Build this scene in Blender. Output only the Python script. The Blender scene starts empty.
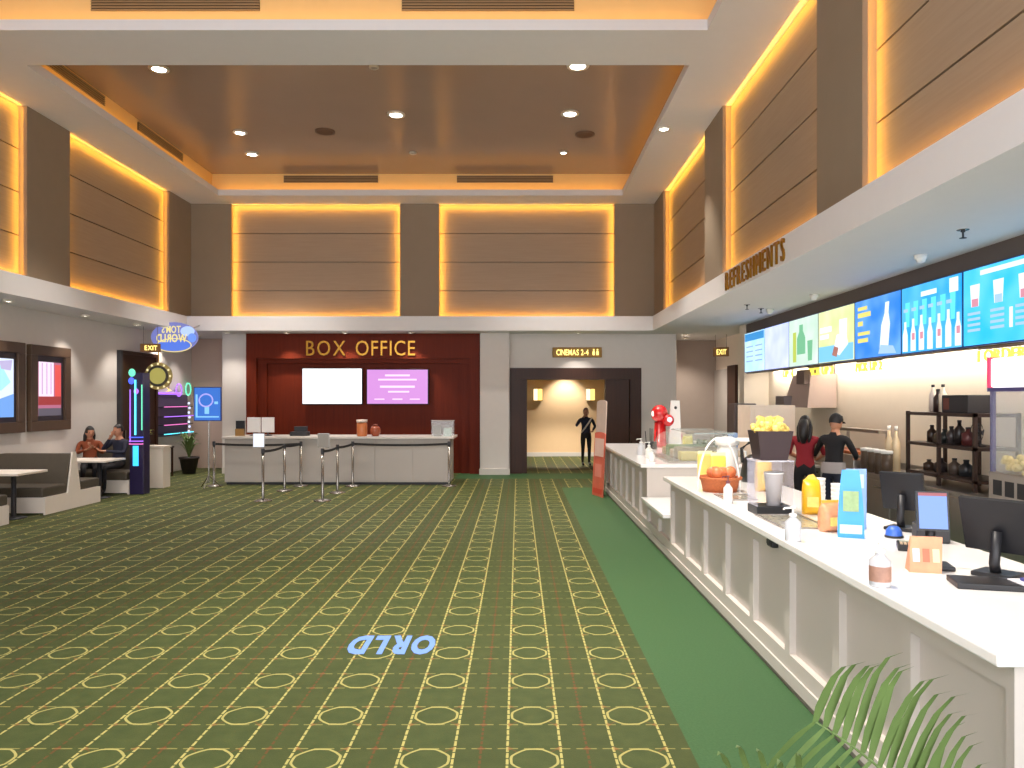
import bpy, bmesh, math, random
from mathutils import Vector, Matrix

# ------------------------------------------------------------------ camera, world, exposure
scene = bpy.context.scene
C = scene.collection
F, VX, VY, EYE = 770.0, 518.0, 399.0, 2.0          # focal length and vanishing point of the photo (1024x768)
cam_d = bpy.data.cameras.new('camera')
cam = bpy.data.objects.new('camera', cam_d)
C.objects.link(cam)
cam.location = (0, 0, EYE)
cam.rotation_euler = (math.pi / 2, 0, 0)
cam_d.sensor_width = 36.0
cam_d.lens = F / 1024 * 36
cam_d.shift_x = (512 - VX) / 1024
cam_d.shift_y = (VY - 384) / 1024
cam_d.clip_start = 0.05
scene.camera = cam

world = bpy.data.worlds.new('world')
scene.world = world
world.use_nodes = True
bgn = world.node_tree.nodes['Background']
bgn.inputs[0].default_value = (0.97, 0.96, 1.0, 1)
bgn.inputs[1].default_value = 4.2                  # uniform fill for the mall's light, let in by leaving out the front wall

vs = scene.view_settings
vs.view_transform = 'Standard'
vs.look = 'None'
vs.exposure = 0.15
vs.gamma = 1.0
vs.use_curve_mapping = False

R = random.Random(7)

# ------------------------------------------------------------------ helpers
def lin(c):
    return tuple(((v / 255) / 12.92 if v / 255 <= 0.04045 else ((v / 255 + 0.055) / 1.055) ** 2.4) for v in c)

MATS = {}
def mat(name, rgb, rough=0.6, metal=0.0, var=0.08, scale=6.0, bump=0.0, emit=0.0, spec=0.5, coat=0.0):
    """procedural principled material: base colour with a faint noise variation"""
    if name in MATS: return MATS[name]
    m = bpy.data.materials.new(name); m.use_nodes = True
    nt = m.node_tree; b = nt.nodes['Principled BSDF']
    c = lin(rgb)
    if var > 0:
        n = nt.nodes.new('ShaderNodeTexNoise'); n.inputs['Scale'].default_value = scale
        n.inputs['Detail'].default_value = 4
        tc = nt.nodes.new('ShaderNodeTexCoord'); nt.links.new(tc.outputs['Object'], n.inputs['Vector'])
        mx = nt.nodes.new('ShaderNodeMix'); mx.data_type = 'RGBA'
        mx.inputs[6].default_value = tuple(v * (1 - var) for v in c) + (1,)
        mx.inputs[7].default_value = tuple(min(1, v * (1 + var)) for v in c) + (1,)
        nt.links.new(n.outputs['Fac'], mx.inputs[0]); nt.links.new(mx.outputs[2], b.inputs['Base Color'])
        if bump > 0:
            bp = nt.nodes.new('ShaderNodeBump'); bp.inputs['Strength'].default_value = bump
            bp.inputs['Distance'].default_value = 0.01
            nt.links.new(n.outputs['Fac'], bp.inputs['Height']); nt.links.new(bp.outputs[0], b.inputs['Normal'])
    else:
        b.inputs['Base Color'].default_value = c + (1,)
    b.inputs['Roughness'].default_value = rough
    b.inputs['Metallic'].default_value = metal
    b.inputs['Specular IOR Level'].default_value = spec
    if coat: b.inputs['Coat Weight'].default_value = coat
    if emit > 0:
        b.inputs['Emission Color'].default_value = c + (1,)
        b.inputs['Emission Strength'].default_value = emit
    MATS[name] = m
    return m

def glow(name, rgb, strength=1.0):
    """a surface that gives off light: screens, lamps, neon"""
    if name in MATS: return MATS[name]
    m = bpy.data.materials.new(name); m.use_nodes = True
    b = m.node_tree.nodes['Principled BSDF']
    b.inputs['Base Color'].default_value = (0.01, 0.01, 0.01, 1)
    b.inputs['Roughness'].default_value = 0.4
    b.inputs['Emission Color'].default_value = lin(rgb) + (1,)
    b.inputs['Emission Strength'].default_value = strength
    MATS[name] = m
    return m

def screen_glow(name, rgb, rgb2, strength=1.0):
    m = glow(name, rgb, strength); nt = m.node_tree; b = nt.nodes['Principled BSDF']
    tc = nt.nodes.new('ShaderNodeTexCoord'); n = nt.nodes.new('ShaderNodeTexNoise')
    n.inputs['Scale'].default_value = 2.2; n.inputs['Detail'].default_value = 1
    nt.links.new(tc.outputs['Object'], n.inputs['Vector'])
    rp = nt.nodes.new('ShaderNodeValToRGB'); rp.color_ramp.elements[0].position = .35; rp.color_ramp.elements[1].position = .7
    rp.color_ramp.elements[0].color = lin(rgb) + (1,); rp.color_ramp.elements[1].color = lin(rgb2) + (1,)
    nt.links.new(n.outputs['Fac'], rp.inputs[0]); nt.links.new(rp.outputs[0], b.inputs['Emission Color'])
    return m

def glass(name, rgb=(235, 242, 245), alpha=0.22, rough=0.05):
    if name in MATS: return MATS[name]
    m = bpy.data.materials.new(name); m.use_nodes = True
    b = m.node_tree.nodes['Principled BSDF']
    b.inputs['Base Color'].default_value = lin(rgb) + (1,)
    b.inputs['Roughness'].default_value = rough
    b.inputs['Alpha'].default_value = alpha
    MATS[name] = m
    return m

class MB:
    """collects shapes; build() links them as ONE mesh object"""
    def __init__(s): s.bm = bmesh.new()
    def box(s, x0, x1, y0, y1, z0, z1, rz=0.0, bevel=0.0):
        c = Vector(((x0 + x1) / 2, (y0 + y1) / 2, (z0 + z1) / 2))
        M = Matrix.Translation(c) @ Matrix.Rotation(rz, 4, 'Z') @ Matrix.Diagonal((abs(x1 - x0), abs(y1 - y0), abs(z1 - z0), 1))
        r = bmesh.ops.create_cube(s.bm, size=1, matrix=M)
        if bevel:
            es = list({e for v in r['verts'] for e in v.link_edges})
            bmesh.ops.bevel(s.bm, geom=es, offset=bevel, segments=2, affect='EDGES', profile=0.6)
        return s
    def obox(s, M, sx, sy, sz):
        bmesh.ops.create_cube(s.bm, size=1, matrix=M @ Matrix.Diagonal((sx, sy, sz, 1)))
        return s
    def poly(s, pts, ext=None):
        vs_ = [s.bm.verts.new(p) for p in pts]
        f = s.bm.faces.new(vs_)
        if ext:
            e = Vector(ext)
            v2 = [s.bm.verts.new(Vector(p) + e) for p in pts]
            s.bm.faces.new(list(reversed(v2)))
            n = len(pts)
            for i in range(n):
                j = (i + 1) % n
                s.bm.faces.new((vs_[j], vs_[i], v2[i], v2[j]))
        return s
    def tube(s, pts, r, n=8, caps=True):
        pts = [Vector(p) for p in pts]
        rs = r if isinstance(r, (list, tuple)) else [r] * len(pts)
        rings = []
        for i, p in enumerate(pts):
            if i == 0: t = pts[1] - p
            elif i == len(pts) - 1: t = p - pts[i - 1]
            else: t = pts[i + 1] - pts[i - 1]
            t.normalize()
            a = Vector((0, 0, 1)) if abs(t.z) < 0.9 else Vector((1, 0, 0))
            u = t.cross(a).normalized(); w = t.cross(u)
            rings.append([s.bm.verts.new(p + (u * math.cos(k * 2 * math.pi / n) + w * math.sin(k * 2 * math.pi / n)) * rs[i]) for k in range(n)])
        for a, b in zip(rings, rings[1:]):
            for k in range(n):
                s.bm.faces.new((a[k], a[(k + 1) % n], b[(k + 1) % n], b[k]))
        if caps:
            s.bm.faces.new(rings[0][::-1]); s.bm.faces.new(rings[-1])
        return s
    def lathe(s, prof, c=(0, 0, 0), n=16):
        """prof: list of (radius, z) around the z axis"""
        c = Vector(c); rings = []
        for r, z in prof:
            if r < 1e-5: rings.append([s.bm.verts.new(c + Vector((0, 0, z)))])
            else: rings.append([s.bm.verts.new(c + Vector((r * math.cos(2 * math.pi * k / n), r * math.sin(2 * math.pi * k / n), z))) for k in range(n)])
        for a, b in zip(rings, rings[1:]):
            for k in range(n):
                if len(a) == 1 and len(b) == 1: continue
                if len(a) == 1: s.bm.faces.new((a[0], b[(k + 1) % n], b[k]))
                elif len(b) == 1: s.bm.faces.new((a[k], a[(k + 1) % n], b[0]))
                else: s.bm.faces.new((a[k], a[(k + 1) % n], b[(k + 1) % n], b[k]))
        return s
    def ball(s, c, r, sx=1, sy=1, sz=1, seg=12):
        bmesh.ops.create_uvsphere(s.bm, u_segments=seg, v_segments=max(6, seg * 2 // 3), radius=r,
                                  matrix=Matrix.Translation(c) @ Matrix.Diagonal((sx, sy, sz, 1)))
        return s
    def xform(s, M):
        bmesh.ops.transform(s.bm, matrix=M, verts=s.bm.verts[:]); return s
    def build(s, name, m, parent=None, smooth=False):
        bmesh.ops.recalc_face_normals(s.bm, faces=s.bm.faces[:])
        me = bpy.data.meshes.new(name); s.bm.to_mesh(me); s.bm.free()
        return link(name, me, m, parent, smooth)

def link(name, me, m, parent=None, smooth=False):
    if m is not None and not me.materials: me.materials.append(m)
    if smooth:
        for p in me.polygons: p.use_smooth = True
    o = bpy.data.objects.new(name, me); C.objects.link(o)
    if parent is not None: o.parent = parent
    return o

def tag(o, label=None, cat=None, group=None, kind=None):
    if label: o['label'] = label
    if cat: o['category'] = cat
    if group: o['group'] = group
    if kind: o['kind'] = kind
    return o

def thing(name, label, cat, loc=(0, 0, 0), rz=0.0, group=None):
    o = bpy.data.objects.new(name, None); C.objects.link(o)
    o.location = loc; o.rotation_euler = (0, 0, rz); o.empty_display_size = 0.1
    return tag(o, label, cat, group)

def struct(o, label=None):
    o['kind'] = 'structure'
    if label: o['label'] = label
    return o

def root(name, label=None):
    o = bpy.data.objects.new(name, None); C.objects.link(o)
    return struct(o, label)

def copy_tree(o, parent=None):
    c = o.copy(); C.objects.link(c)
    if parent is not None: c.parent = parent
    for ch in list(o.children): copy_tree(ch, c)
    return c

def at(px, py, y):
    """photo pixel at depth y -> world point"""
    return Vector(((px - VX) * y / F, y, EYE + (VY - py) * y / F))
def on(px, py, z):
    """photo pixel on the horizontal plane z"""
    return at(px, py, (EYE - z) * F / (py - VY))
def side(px, x):
    """depth at which column px meets the plane X = x"""
    return x * F / (px - VX)

def area(name, loc, direction, sx, sy, power, rgb, parent=None, up='Y', spread=math.pi):
    d = bpy.data.lights.new(name, 'AREA'); d.shape = 'RECTANGLE'; d.size = sx; d.size_y = sy
    d.energy = power; d.color = rgb; d.spread = spread
    o = bpy.data.objects.new(name, d); C.objects.link(o)
    # local -Z = direction, local X = long axis
    z = -Vector(direction).normalized()
    x = Vector(up).normalized()
    y = z.cross(x).normalized(); x = y.cross(z).normalized()
    M = Matrix((x, y, z)).transposed().to_4x4(); M.translation = Vector(loc)
    o.matrix_world = M
    if parent is not None: o.parent = parent
    return o

def spot(name, loc, target, power, rgb, angle=70, blend=0.6, radius=0.05, parent=None):
    d = bpy.data.lights.new(name, 'SPOT'); d.energy = power; d.color = rgb
    d.spot_size = math.radians(angle); d.spot_blend = blend; d.shadow_soft_size = radius
    o = bpy.data.objects.new(name, d); C.objects.link(o)
    o.rotation_euler = (Vector(target) - Vector(loc)).to_track_quat('-Z', 'Y').to_euler()
    if parent is not None:
        o.parent = parent; o.location = Vector(loc) - parent.location
    else: o.location = loc
    return o

FONT_CACHE = {}
def glyph(ch, extrude, bold=0.0):
    """one letter as a mesh, one unit high, lying in its own XZ plane, facing -Y; returns mesh, left, right"""
    k = (ch, extrude, bold)
    if k in FONT_CACHE: return FONT_CACHE[k]
    cu = bpy.data.curves.new('letter', 'FONT'); cu.body = ch; cu.size = 1.43; cu.extrude = extrude; cu.offset = bold
    cu.resolution_u = 3
    o = bpy.data.objects.new('letter', cu)
    me = bpy.data.meshes.new_from_object(o)
    bpy.data.objects.remove(o); bpy.data.curves.remove(cu)
    me.transform(Matrix.Rotation(math.pi / 2, 4, 'X'))
    xs = [v.co.x for v in me.vertices] or [0, .3]
    FONT_CACHE[k] = (me, min(xs), max(xs))
    return FONT_CACHE[k]

def lettering(text, parent, height, m, width=None, gap=0.12, extrude=0.06, space=0.45, M=Matrix.Identity(4), bold=0.0, name='letter', squash=None):
    """each letter a child mesh; text is centred on parent's local x, baseline at z = 0, in the XZ plane, seen from -Y"""
    x = 0; items = []
    for ch in text:
        if ch == ' ': x += space; continue
        me, a, b = glyph(ch, extrude, bold); items.append((me, x - a)); x += b - a + gap
    total = x - gap
    sx = height if width is None else width / total
    for me, px in items:
        key = me.name + m.name
        mm = FONT_CACHE.get(key)
        if mm is None:
            mm = me.copy(); mm.materials.clear(); mm.materials.append(m); FONT_CACHE[key] = mm
        o = bpy.data.objects.new(name, mm); C.objects.link(o); o.parent = parent
        o.matrix_local = M @ Matrix.Translation(((px - total / 2) * sx, 0, 0)) @ Matrix.Diagonal((sx, height, height, 1))

# node expressions -----------------------------------------------------------
class E:
    nt = None
    def __init__(s, sock): s.s = sock
    @staticmethod
    def op(o, *a):
        n = E.nt.nodes.new('ShaderNodeMath'); n.operation = o
        for i, v in enumerate(a):
            if isinstance(v, E): E.nt.links.new(v.s, n.inputs[i])
            else: n.inputs[i].default_value = v
        return E(n.outputs[0])
    def __add__(s, o): return E.op('ADD', s, o)
    def __sub__(s, o): return E.op('SUBTRACT', s, o)
    def __mul__(s, o): return E.op('MULTIPLY', s, o)
    def abs(s): return E.op('ABSOLUTE', s)
    def mod(s, p): return E.op('FLOORED_MODULO', s, p)
    def lt(s, v): return E.op('LESS_THAN', s, v)
    def gt(s, v): return E.op('GREATER_THAN', s, v)
    def max(s, o): return E.op('MAXIMUM', s, o)
    def min(s, o): return E.op('MINIMUM', s, o)

def mixc(fac, a, b):
    n = E.nt.nodes.new('ShaderNodeMix'); n.data_type = 'RGBA'
    for i, v in ((0, fac), (6, a), (7, b)):
        if isinstance(v, E): E.nt.links.new(v.s, n.inputs[i])
        elif i == 0: n.inputs[0].default_value = v
        else: n.inputs[i].default_value = tuple(v) + (1,)
    return E(n.outputs[2])

def carpet_material():
    m = bpy.data.materials.new('patterned_carpet'); m.use_nodes = True
    nt = m.node_tree; E.nt = nt; b = nt.nodes['Principled BSDF']
    g = nt.nodes.new('ShaderNodeNewGeometry')
    sp = nt.nodes.new('ShaderNodeSeparateXYZ'); nt.links.new(g.outputs['Position'], sp.inputs[0])
    X, Y = E(sp.outputs[0]), E(sp.outputs[1])
    def noise(scale, det=3):
        n = nt.nodes.new('ShaderNodeTexNoise'); n.inputs['Scale'].default_value = scale; n.inputs['Detail'].default_value = det
        nt.links.new(g.outputs['Position'], n.inputs['Vector']); return E(n.outputs['Fac'])
    wob = (noise(26) - 0.5) * 0.006
    P, Q = 0.606, 0.600
    u = (X + 0.060 + wob).mod(P)                      # lines at u = 0 and u = .303, rings centred at u = .1515
    v = (Y - 4.267 + 0.3 + wob).mod(Q) - 0.3          # rings centred at v = 0
    lines_v = ((u - 0.303).abs().min(u.min(u * -1 + P))).lt(0.0075)
    lines_h = ((v.abs() - 0.138).abs()).lt(0.0062)
    dash_v = (Y.mod(0.075)).gt(0.014)
    dash_h = (X.mod(0.15)).gt(0.034)
    ax, ay = (u - 0.1515).abs(), v.abs()
    octo = ax.max(ay).max((ax + ay) * 0.735) * 0.5 + E.op('SQRT', ax * ax + ay * ay) * 0.5
    ring = ((octo - 0.130).abs()).lt(0.0075)
    incol = u.lt(0.303)
    red_v = ((u - 0.4545).abs().lt(0.007)) * (Y.mod(0.06)).gt(0.02)
    red_c = (((ax - 0.1515).abs() + (ay - 0.138).abs()).lt(0.030)) * incol
    red_g = (((u - 0.4545).abs() + (ay - 0.138).abs()).lt(0.026))
    red_d = ((ax - ay).abs().lt(0.006)) * octo.gt(0.14) * octo.lt(0.24)
    n1, n2 = noise(9, 5), noise(120, 2)
    base = mixc(n1, lin((50, 64, 31)), lin((82, 91, 49)))
    base = mixc(n2 * 0.5, base, lin((40, 50, 26)))
    # darker woven shading between the two columns
    base = mixc((u.gt(0.303)) * 0.28, base, lin((56, 62, 30)))
    c = mixc(red_v * 0.6, base, lin((104, 58, 32)))
    c = mixc(red_d * 0.45, c, lin((112, 66, 36)))
    cream, cream2 = lin((168, 160, 96)), lin((138, 132, 76))
    c = mixc(lines_h * dash_h * 0.75, c, cream2)
    c = mixc(lines_v * dash_v * 0.9, c, cream)
    c = mixc(ring * 0.8, c, cream)
    c = mixc(red_c * 0.55, c, lin((130, 82, 46)))
    c = mixc(red_g * 0.55, c, lin((110, 56, 36)))
    green = mixc(noise(60, 3), lin((48, 79, 46)), lin((66, 98, 61)))
    border = (X.gt(0.985)) * (Y.lt(17.4))
    border = border.max(Y.gt(19.3) * Y.lt(20.7) * X.gt(-1.6))
    c = mixc(border, c, green)
    nt.links.new(c.s, b.inputs['Base Color'])
    b.inputs['Roughness'].default_value = 0.62
    b.inputs['Specular IOR Level'].default_value = 0.22
    bp = nt.nodes.new('ShaderNodeBump'); bp.inputs['Strength'].default_value = 0.25; bp.inputs['Distance'].default_value = 0.004
    nt.links.new(n2.s, bp.inputs['Height']); nt.links.new(bp.outputs[0], b.inputs['Normal'])
    return m

def wood_material(name, rgb1, rgb2, rough=0.35, axis='Z', scale=3.0, spec=0.3):
    m = bpy.data.materials.new(name); m.use_nodes = True
    nt = m.node_tree; E.nt = nt; b = nt.nodes['Principled BSDF']
    tc = nt.nodes.new('ShaderNodeTexCoord'); mp = nt.nodes.new('ShaderNodeMapping')
    nt.links.new(tc.outputs['Object'], mp.inputs[0])
    mp.inputs['Scale'].default_value = (scale * 4, scale * 4, scale * .25) if axis == 'Z' else (scale * .25, scale * .25, scale * 6)
    n = nt.nodes.new('ShaderNodeTexNoise'); n.inputs['Scale'].default_value = 2; n.inputs['Detail'].default_value = 6
    nt.links.new(mp.outputs[0], n.inputs['Vector'])
    c = mixc(E(n.outputs['Fac']), lin(rgb1), lin(rgb2))
    nt.links.new(c.s, b.inputs['Base Color']); b.inputs['Roughness'].default_value = rough
    b.inputs['Specular IOR Level'].default_value = spec
    MATS[name] = m
    return m

# ------------------------------------------------------------------ materials
M_carpet = carpet_material()
M_white = mat('white_paint', (206, 200, 192), 0.75, var=0.03)
M_soffit = mat('soffit_paint', (224, 222, 222), 0.7, var=0.02)
M_lower = mat('lower_wall_paint', (212, 205, 199), 0.75, var=0.03)
M_taupe = mat('taupe_pilaster', (142, 126, 106), 0.7, var=0.06, scale=3)
M_board = wood_material('panel_board', (152, 132, 112), (170, 150, 128), 0.55, axis='H')
M_coffer = mat('coffer_brown', (164, 144, 132), 0.22, var=0.05, scale=1.2)
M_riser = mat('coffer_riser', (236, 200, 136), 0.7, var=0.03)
M_vent = mat('vent_metal', (150, 128, 96), 0.5)
M_ventdark = mat('vent_dark', (60, 46, 30), 0.8)
M_red = wood_material('mahogany_veneer', (90, 30, 14), (116, 42, 20), 0.5, spec=.12)
M_dark = wood_material('dark_timber', (44, 23, 12), (66, 36, 20), 0.45)
M_beige = mat('corridor_beige', (222, 190, 148), 0.75, var=0.03)
M_pink = mat('alcove_wall', (196, 172, 156), 0.75, var=0.03)
M_kitchen = mat('kitchen_wall', (226, 214, 198), 0.55, var=0.03)
M_bulk = mat('bulkhead_taupe', (92, 80, 74), 0.6)
M_recess = mat('recess_wall', (164, 148, 136), 0.75, var=0.04)
M_steel = mat('stainless_steel', (176, 170, 164), 0.32, 0.85, var=0.05)
M_chrome = mat('polished_steel', (150, 146, 140), 0.25, 0.9, var=0)
M_black = mat('black_plastic', (24, 24, 28), 0.45, var=0.1)
M_charcoal = mat('charcoal_plastic', (44, 44, 48), 0.5, var=0.1)
M_gold = mat('brushed_gold', (176, 130, 52), 0.3, 0.9, var=0.05)
M_counter = mat('white_counter_paint', (196, 188, 180), 0.5, var=0.02)
M_stone = mat('white_stone_top', (240, 238, 236), 0.18, var=0.03, scale=9, coat=0.3)
M_skirt = mat('counter_kick', (120, 112, 104), 0.5)
M_greylam = mat('grey_laminate', (172, 164, 156), 0.45, var=0.04, scale=2)
M_uphol = mat('olive_leather', (74, 66, 54), 0.55, var=0.15, scale=10)
M_bench = mat('bench_white', (226, 216, 204), 0.6, var=0.03)
M_white_pl = mat('white_plastic', (238, 236, 232), 0.4, var=0)
M_leaf = mat('palm_leaf', (92, 114, 62), 0.45, var=0.25, scale=8)
M_leaf2 = mat('olive_leaf', (128, 138, 62), 0.5, var=0.25, scale=8)
M_pot = mat('dark_pot', (44, 34, 34), 0.5)
M_lamp = glow('lamp_lens', (255, 246, 230), 14)
M_lamp_small = glow('soffit_lens', (255, 246, 232), 9)
M_brass_trim = mat('lamp_trim', (226, 218, 206), 0.4, 0.1, var=0)
WARM = (1.0, 0.92, 0.83)
AMBER = (1.0, 0.47, 0.04)

# ------------------------------------------------------------------ the setting
ZS, ZF, ZC = 3.75, 4.12, 7.16                        # soffit underside, fascia top, ceiling border
XL, XR, YB = -8.64, 3.60, 20.35                      # upper walls
FXL, FXR, FYB = -8.47, 3.45, 19.70                   # fascia planes
LXL, LYB, LXR = -9.48, 20.70, 5.90                   # lower walls
Y0 = -2.5

struct(MB().box(LXL - .2, LXR + .2, Y0, 27.3, -0.12, 0).build('floor', M_carpet), 'green patterned carpet with cream rings and lines')

# bulkhead with fascia running round the hall
bulk = root('trim_1', 'white bulkhead with fascia round the hall under the amber panels')
MB().box(LXL - .2, FXL, Y0, 23.3, ZS, ZF).build('fascia', M_soffit, bulk)
MB().box(FXL, FXR, FYB, 23.3, ZS, ZF).build('fascia', M_soffit, bulk)
MB().box(FXR, LXR + .2, Y0, 23.3, ZS, ZF).build('fascia', M_soffit, bulk)

# upper walls with back-lit recessed panels
BAYS = [(-1.9, 2.40), (3.75, 8.05), (9.28, 13.55), (14.85, 19.08)]
DEP = 0.15
def upper_wall(name, label, origin, du, dn, bays, u0, u1):
    """du along the wall, dn into the wall; each bay recessed with four boards and amber strips round its edge"""
    w = root(name, label)
    o, du, dn = Vector(origin), Vector(du), Vector(dn)
    def slab(mb, a, b, d0, d1, z0, z1):
        p, q = o + du * a + dn * d0, o + du * b + dn * d1
        mb.box(min(p.x, q.x), max(p.x, q.x), min(p.y, q.y), max(p.y, q.y), z0, z1)
    mb = MB(); slab(mb, u0, u1, DEP + .05, DEP + .2, ZF - .1, ZC + .1); mb.build('backing', M_taupe, w)
    edges = [u0] + [e for b in bays for e in b] + [u1]
    for i in range(0, len(edges), 2):
        mb = MB(); slab(mb, edges[i], edges[i + 1], 0, DEP + .05, ZF - .05, ZC); mb.build('pilaster', M_taupe, w)
    for a, b in bays:
        n = 4; z0, z1 = ZF, ZC
        for k in range(n):
            mb = MB(); h = (z1 - z0) / n
            slab(mb, a, b, DEP, DEP + .05, z0 + k * h + .012, z0 + (k + 1) * h - .012); mb.build('panel', M_board, w)
        mid = o + du * ((a + b) / 2)
        L = b - a
        for zz, dz in ((z0 + .04, 1), (z1 - .04, -1)):
            p = mid + dn * .04; p.z = zz
            area('led_strip', p, dn * 1.0 + Vector((0, 0, dz * .35)), L - .1, .03, PANEL_W * L / 4, AMBER, w, du)
        for uu, s in ((a + .04, 1), (b - .04, -1)):
            p = o + du * uu + dn * .04; p.z = (z0 + z1) / 2
            area('led_strip', p, dn * 1.0 + du * (s * .35), z1 - z0 - .1, .03, PANEL_W * .75, AMBER, w, (0, 0, 1))
    return w
PANEL_W = 11.0
upper_wall('wall_right_upper', 'upper right wall of brown boards edged with amber light', (XR, 0, 0), (0, 1, 0), (1, 0, 0), BAYS, Y0, YB + .3)
upper_wall('wall_left_upper', 'upper left wall of brown boards edged with amber light', (XL, 0, 0), (0, 1, 0), (-1, 0, 0), BAYS, Y0, YB + .3)
upper_wall('wall_back_upper', 'upper back wall with two amber edged panels', (0, YB, 0), (1, 0, 0), (0, 1, 0),
           [(at(231, 0, YB).x, at(400, 0, YB).x), (at(439, 0, YB).x, at(614.5, 0, YB).x)], XL, XR)

# ceiling: white border with two coffers, amber coves
ceil = root('ceiling', 'white ceiling border round two brown coffers lit by amber coves')
CX0, CX1 = -7.60, 2.65
COF = [(3.20, 10.77), (11.90, 19.52)]
ZL, ZT, RO = 7.31, 7.78, 0.26
def bord(x0, x1, y0, y1): MB().box(x0, x1, y0, y1, ZC, ZL).build('soffit', M_soffit, ceil)
bord(XL - .4, CX0, Y0, YB + .5); bord(CX1, XR + .4, Y0, YB + .5)
ys = [Y0, COF[0][0], COF[0][1], COF[1][0], COF[1][1], YB + .5]
for a, b in ((0, 1), (2, 3), (4, 5)): bord(CX0, CX1, ys[a], ys[b])
VENTS = {1: [('far', at(284, 0, 19.78).x, at(378, 0, 19.78).x), ('far', at(457, 0, 19.78).x, at(553, 0, 19.78).x),
             ('left', 12.6, 14.6), ('left', 15.9, 18.0)],
         0: [('far', at(92, 0, 11.03).x, at(260, 0, 11.03).x), ('far', at(402, 0, 11.03).x, at(574, 0, 11.03).x), ('left', 4.2, 6.2), ('left', 7.3, 9.3)]}
COVE_W = 9.0
for i, (ya, yb) in enumerate(COF):
    x0, x1, y0, y1 = CX0 - RO, CX1 + RO, ya - RO, yb + RO
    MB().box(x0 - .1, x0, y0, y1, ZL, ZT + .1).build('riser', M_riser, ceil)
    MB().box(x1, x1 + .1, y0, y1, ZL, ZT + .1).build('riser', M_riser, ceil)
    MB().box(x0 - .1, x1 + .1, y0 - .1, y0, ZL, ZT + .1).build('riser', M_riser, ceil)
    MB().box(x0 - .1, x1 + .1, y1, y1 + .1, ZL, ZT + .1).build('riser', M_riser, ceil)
    MB().box(x0, x1, y0, y1, ZT, ZT + .1).build('coffer_top', M_coffer, ceil)
    cx, cy = (x0 + x1) / 2, (y0 + y1) / 2
    zz = ZL + .03
    area('cove_strip', (CX0 - .06, cy, zz), (-1, 0, 0.45), yb - ya, .05, COVE_W * .75, AMBER, ceil, (0, 1, 0))
    area('cove_strip', (CX1 + .06, cy, zz), (1, 0, 0.45), yb - ya, .05, COVE_W * .75, AMBER, ceil, (0, 1, 0))
    area('cove_strip', (cx, ya - .06, zz), (0, -1, 0.45), CX1 - CX0, .05, COVE_W, AMBER, ceil, (1, 0, 0))
    area('cove_strip', (cx, yb + .06, zz), (0, 1, 0.45), CX1 - CX0, .05, COVE_W, AMBER, ceil, (1, 0, 0))
    for wall, a, b in VENTS[i]:
        v = bpy.data.objects.new('vent', None); C.objects.link(v); v.parent = ceil
        za, zb = ZT - .22, ZT - .06
        if wall == 'far':
            MB().box(a, b, y1 - .02, y1, za, zb).build('vent_back', M_ventdark, v)
            for k in range(5):
                z = za + (zb - za) * k / 4
                MB().box(a, b, y1 - .035, y1 - .015, z - .010, z + .010).build('slat', M_vent, v)
        else:
            MB().box(x0, x0 + .02, a, b, za, zb).build('vent_back', M_ventdark, v)
            for k in range(5):
                z = za + (zb - za) * k / 4
                MB().box(x0 + .015, x0 + .035, a, b, z - .010, z + .010).build('slat', M_vent, v)

# lower walls
struct(MB().box(LXL - .15, LXL, Y0, 22.35, 0, ZS).build('wall_left', M_lower), 'pale lower left wall behind the booths')
struct(MB().box(LXL - .1, -7.9, 22.35, 22.5, 0, ZS).build('wall_alcove', M_pink), 'pinkish end wall of the left alcove')
struct(MB().box(-7.95, -7.8, LYB + .1, 22.5, 0, ZS).build('wall_alcove_return', M_lower), 'pale return wall beside the alcove')
wb = root('wall_back', 'pale lower back wall around the cinema doorway')
def seg(x0, x1, z0, z1, y0=LYB, y1=LYB + .2): MB().box(x0, x1, y0, y1, z0, z1).build('wall_section', M_lower, wb)
XA, XB = at(248, 0, LYB).x, at(480, 0, LYB).x        # red box office wall
DX0, DX1 = at(510, 0, LYB).x, at(641, 0, LYB).x      # door surround
DZ = at(0, 368, LYB).z
seg(-7.95, XA, 0, ZS); seg(XB, DX0, 0, ZS); seg(DX0, DX1, DZ, ZS); seg(DX1, 4.25, 0, ZS)
seg(XB + .02, DX0 - .02, 0, ZS, LYB - .35, LYB)      # pilaster between box office and doorway
struct(MB().box(4.2, 4.3, LYB + .2, 23.0, 0, ZS).build('wall_recess_return', M_recess), 'return wall of the right recess')
struct(MB().box(4.2, LXR + .15, 22.95, 23.1, 0, ZS).build('wall_recess', M_recess), 'taupe end wall of the recess beyond the menu boards')
struct(MB().box(LXR, LXR + .15, Y0, 23.0, 0, ZS).build('wall_right', M_kitchen), 'pale wall behind the kitchen')
struct(MB().box(XB + .0, DX0, LYB - .40, LYB - .35, 0, .16).build('baseboard_back', M_white), 'white baseboard of the pilaster by the doorway')
struct(MB().box(DX1, 4.25, LYB - .03, LYB, 0, .16).build('baseboard_right', M_white), 'white baseboard right of the doorway')
struct(MB().box(-7.95, XA, LYB - .03, LYB, 0, .16).build('baseboard_left', M_white), 'white baseboard left of the box office')

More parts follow.
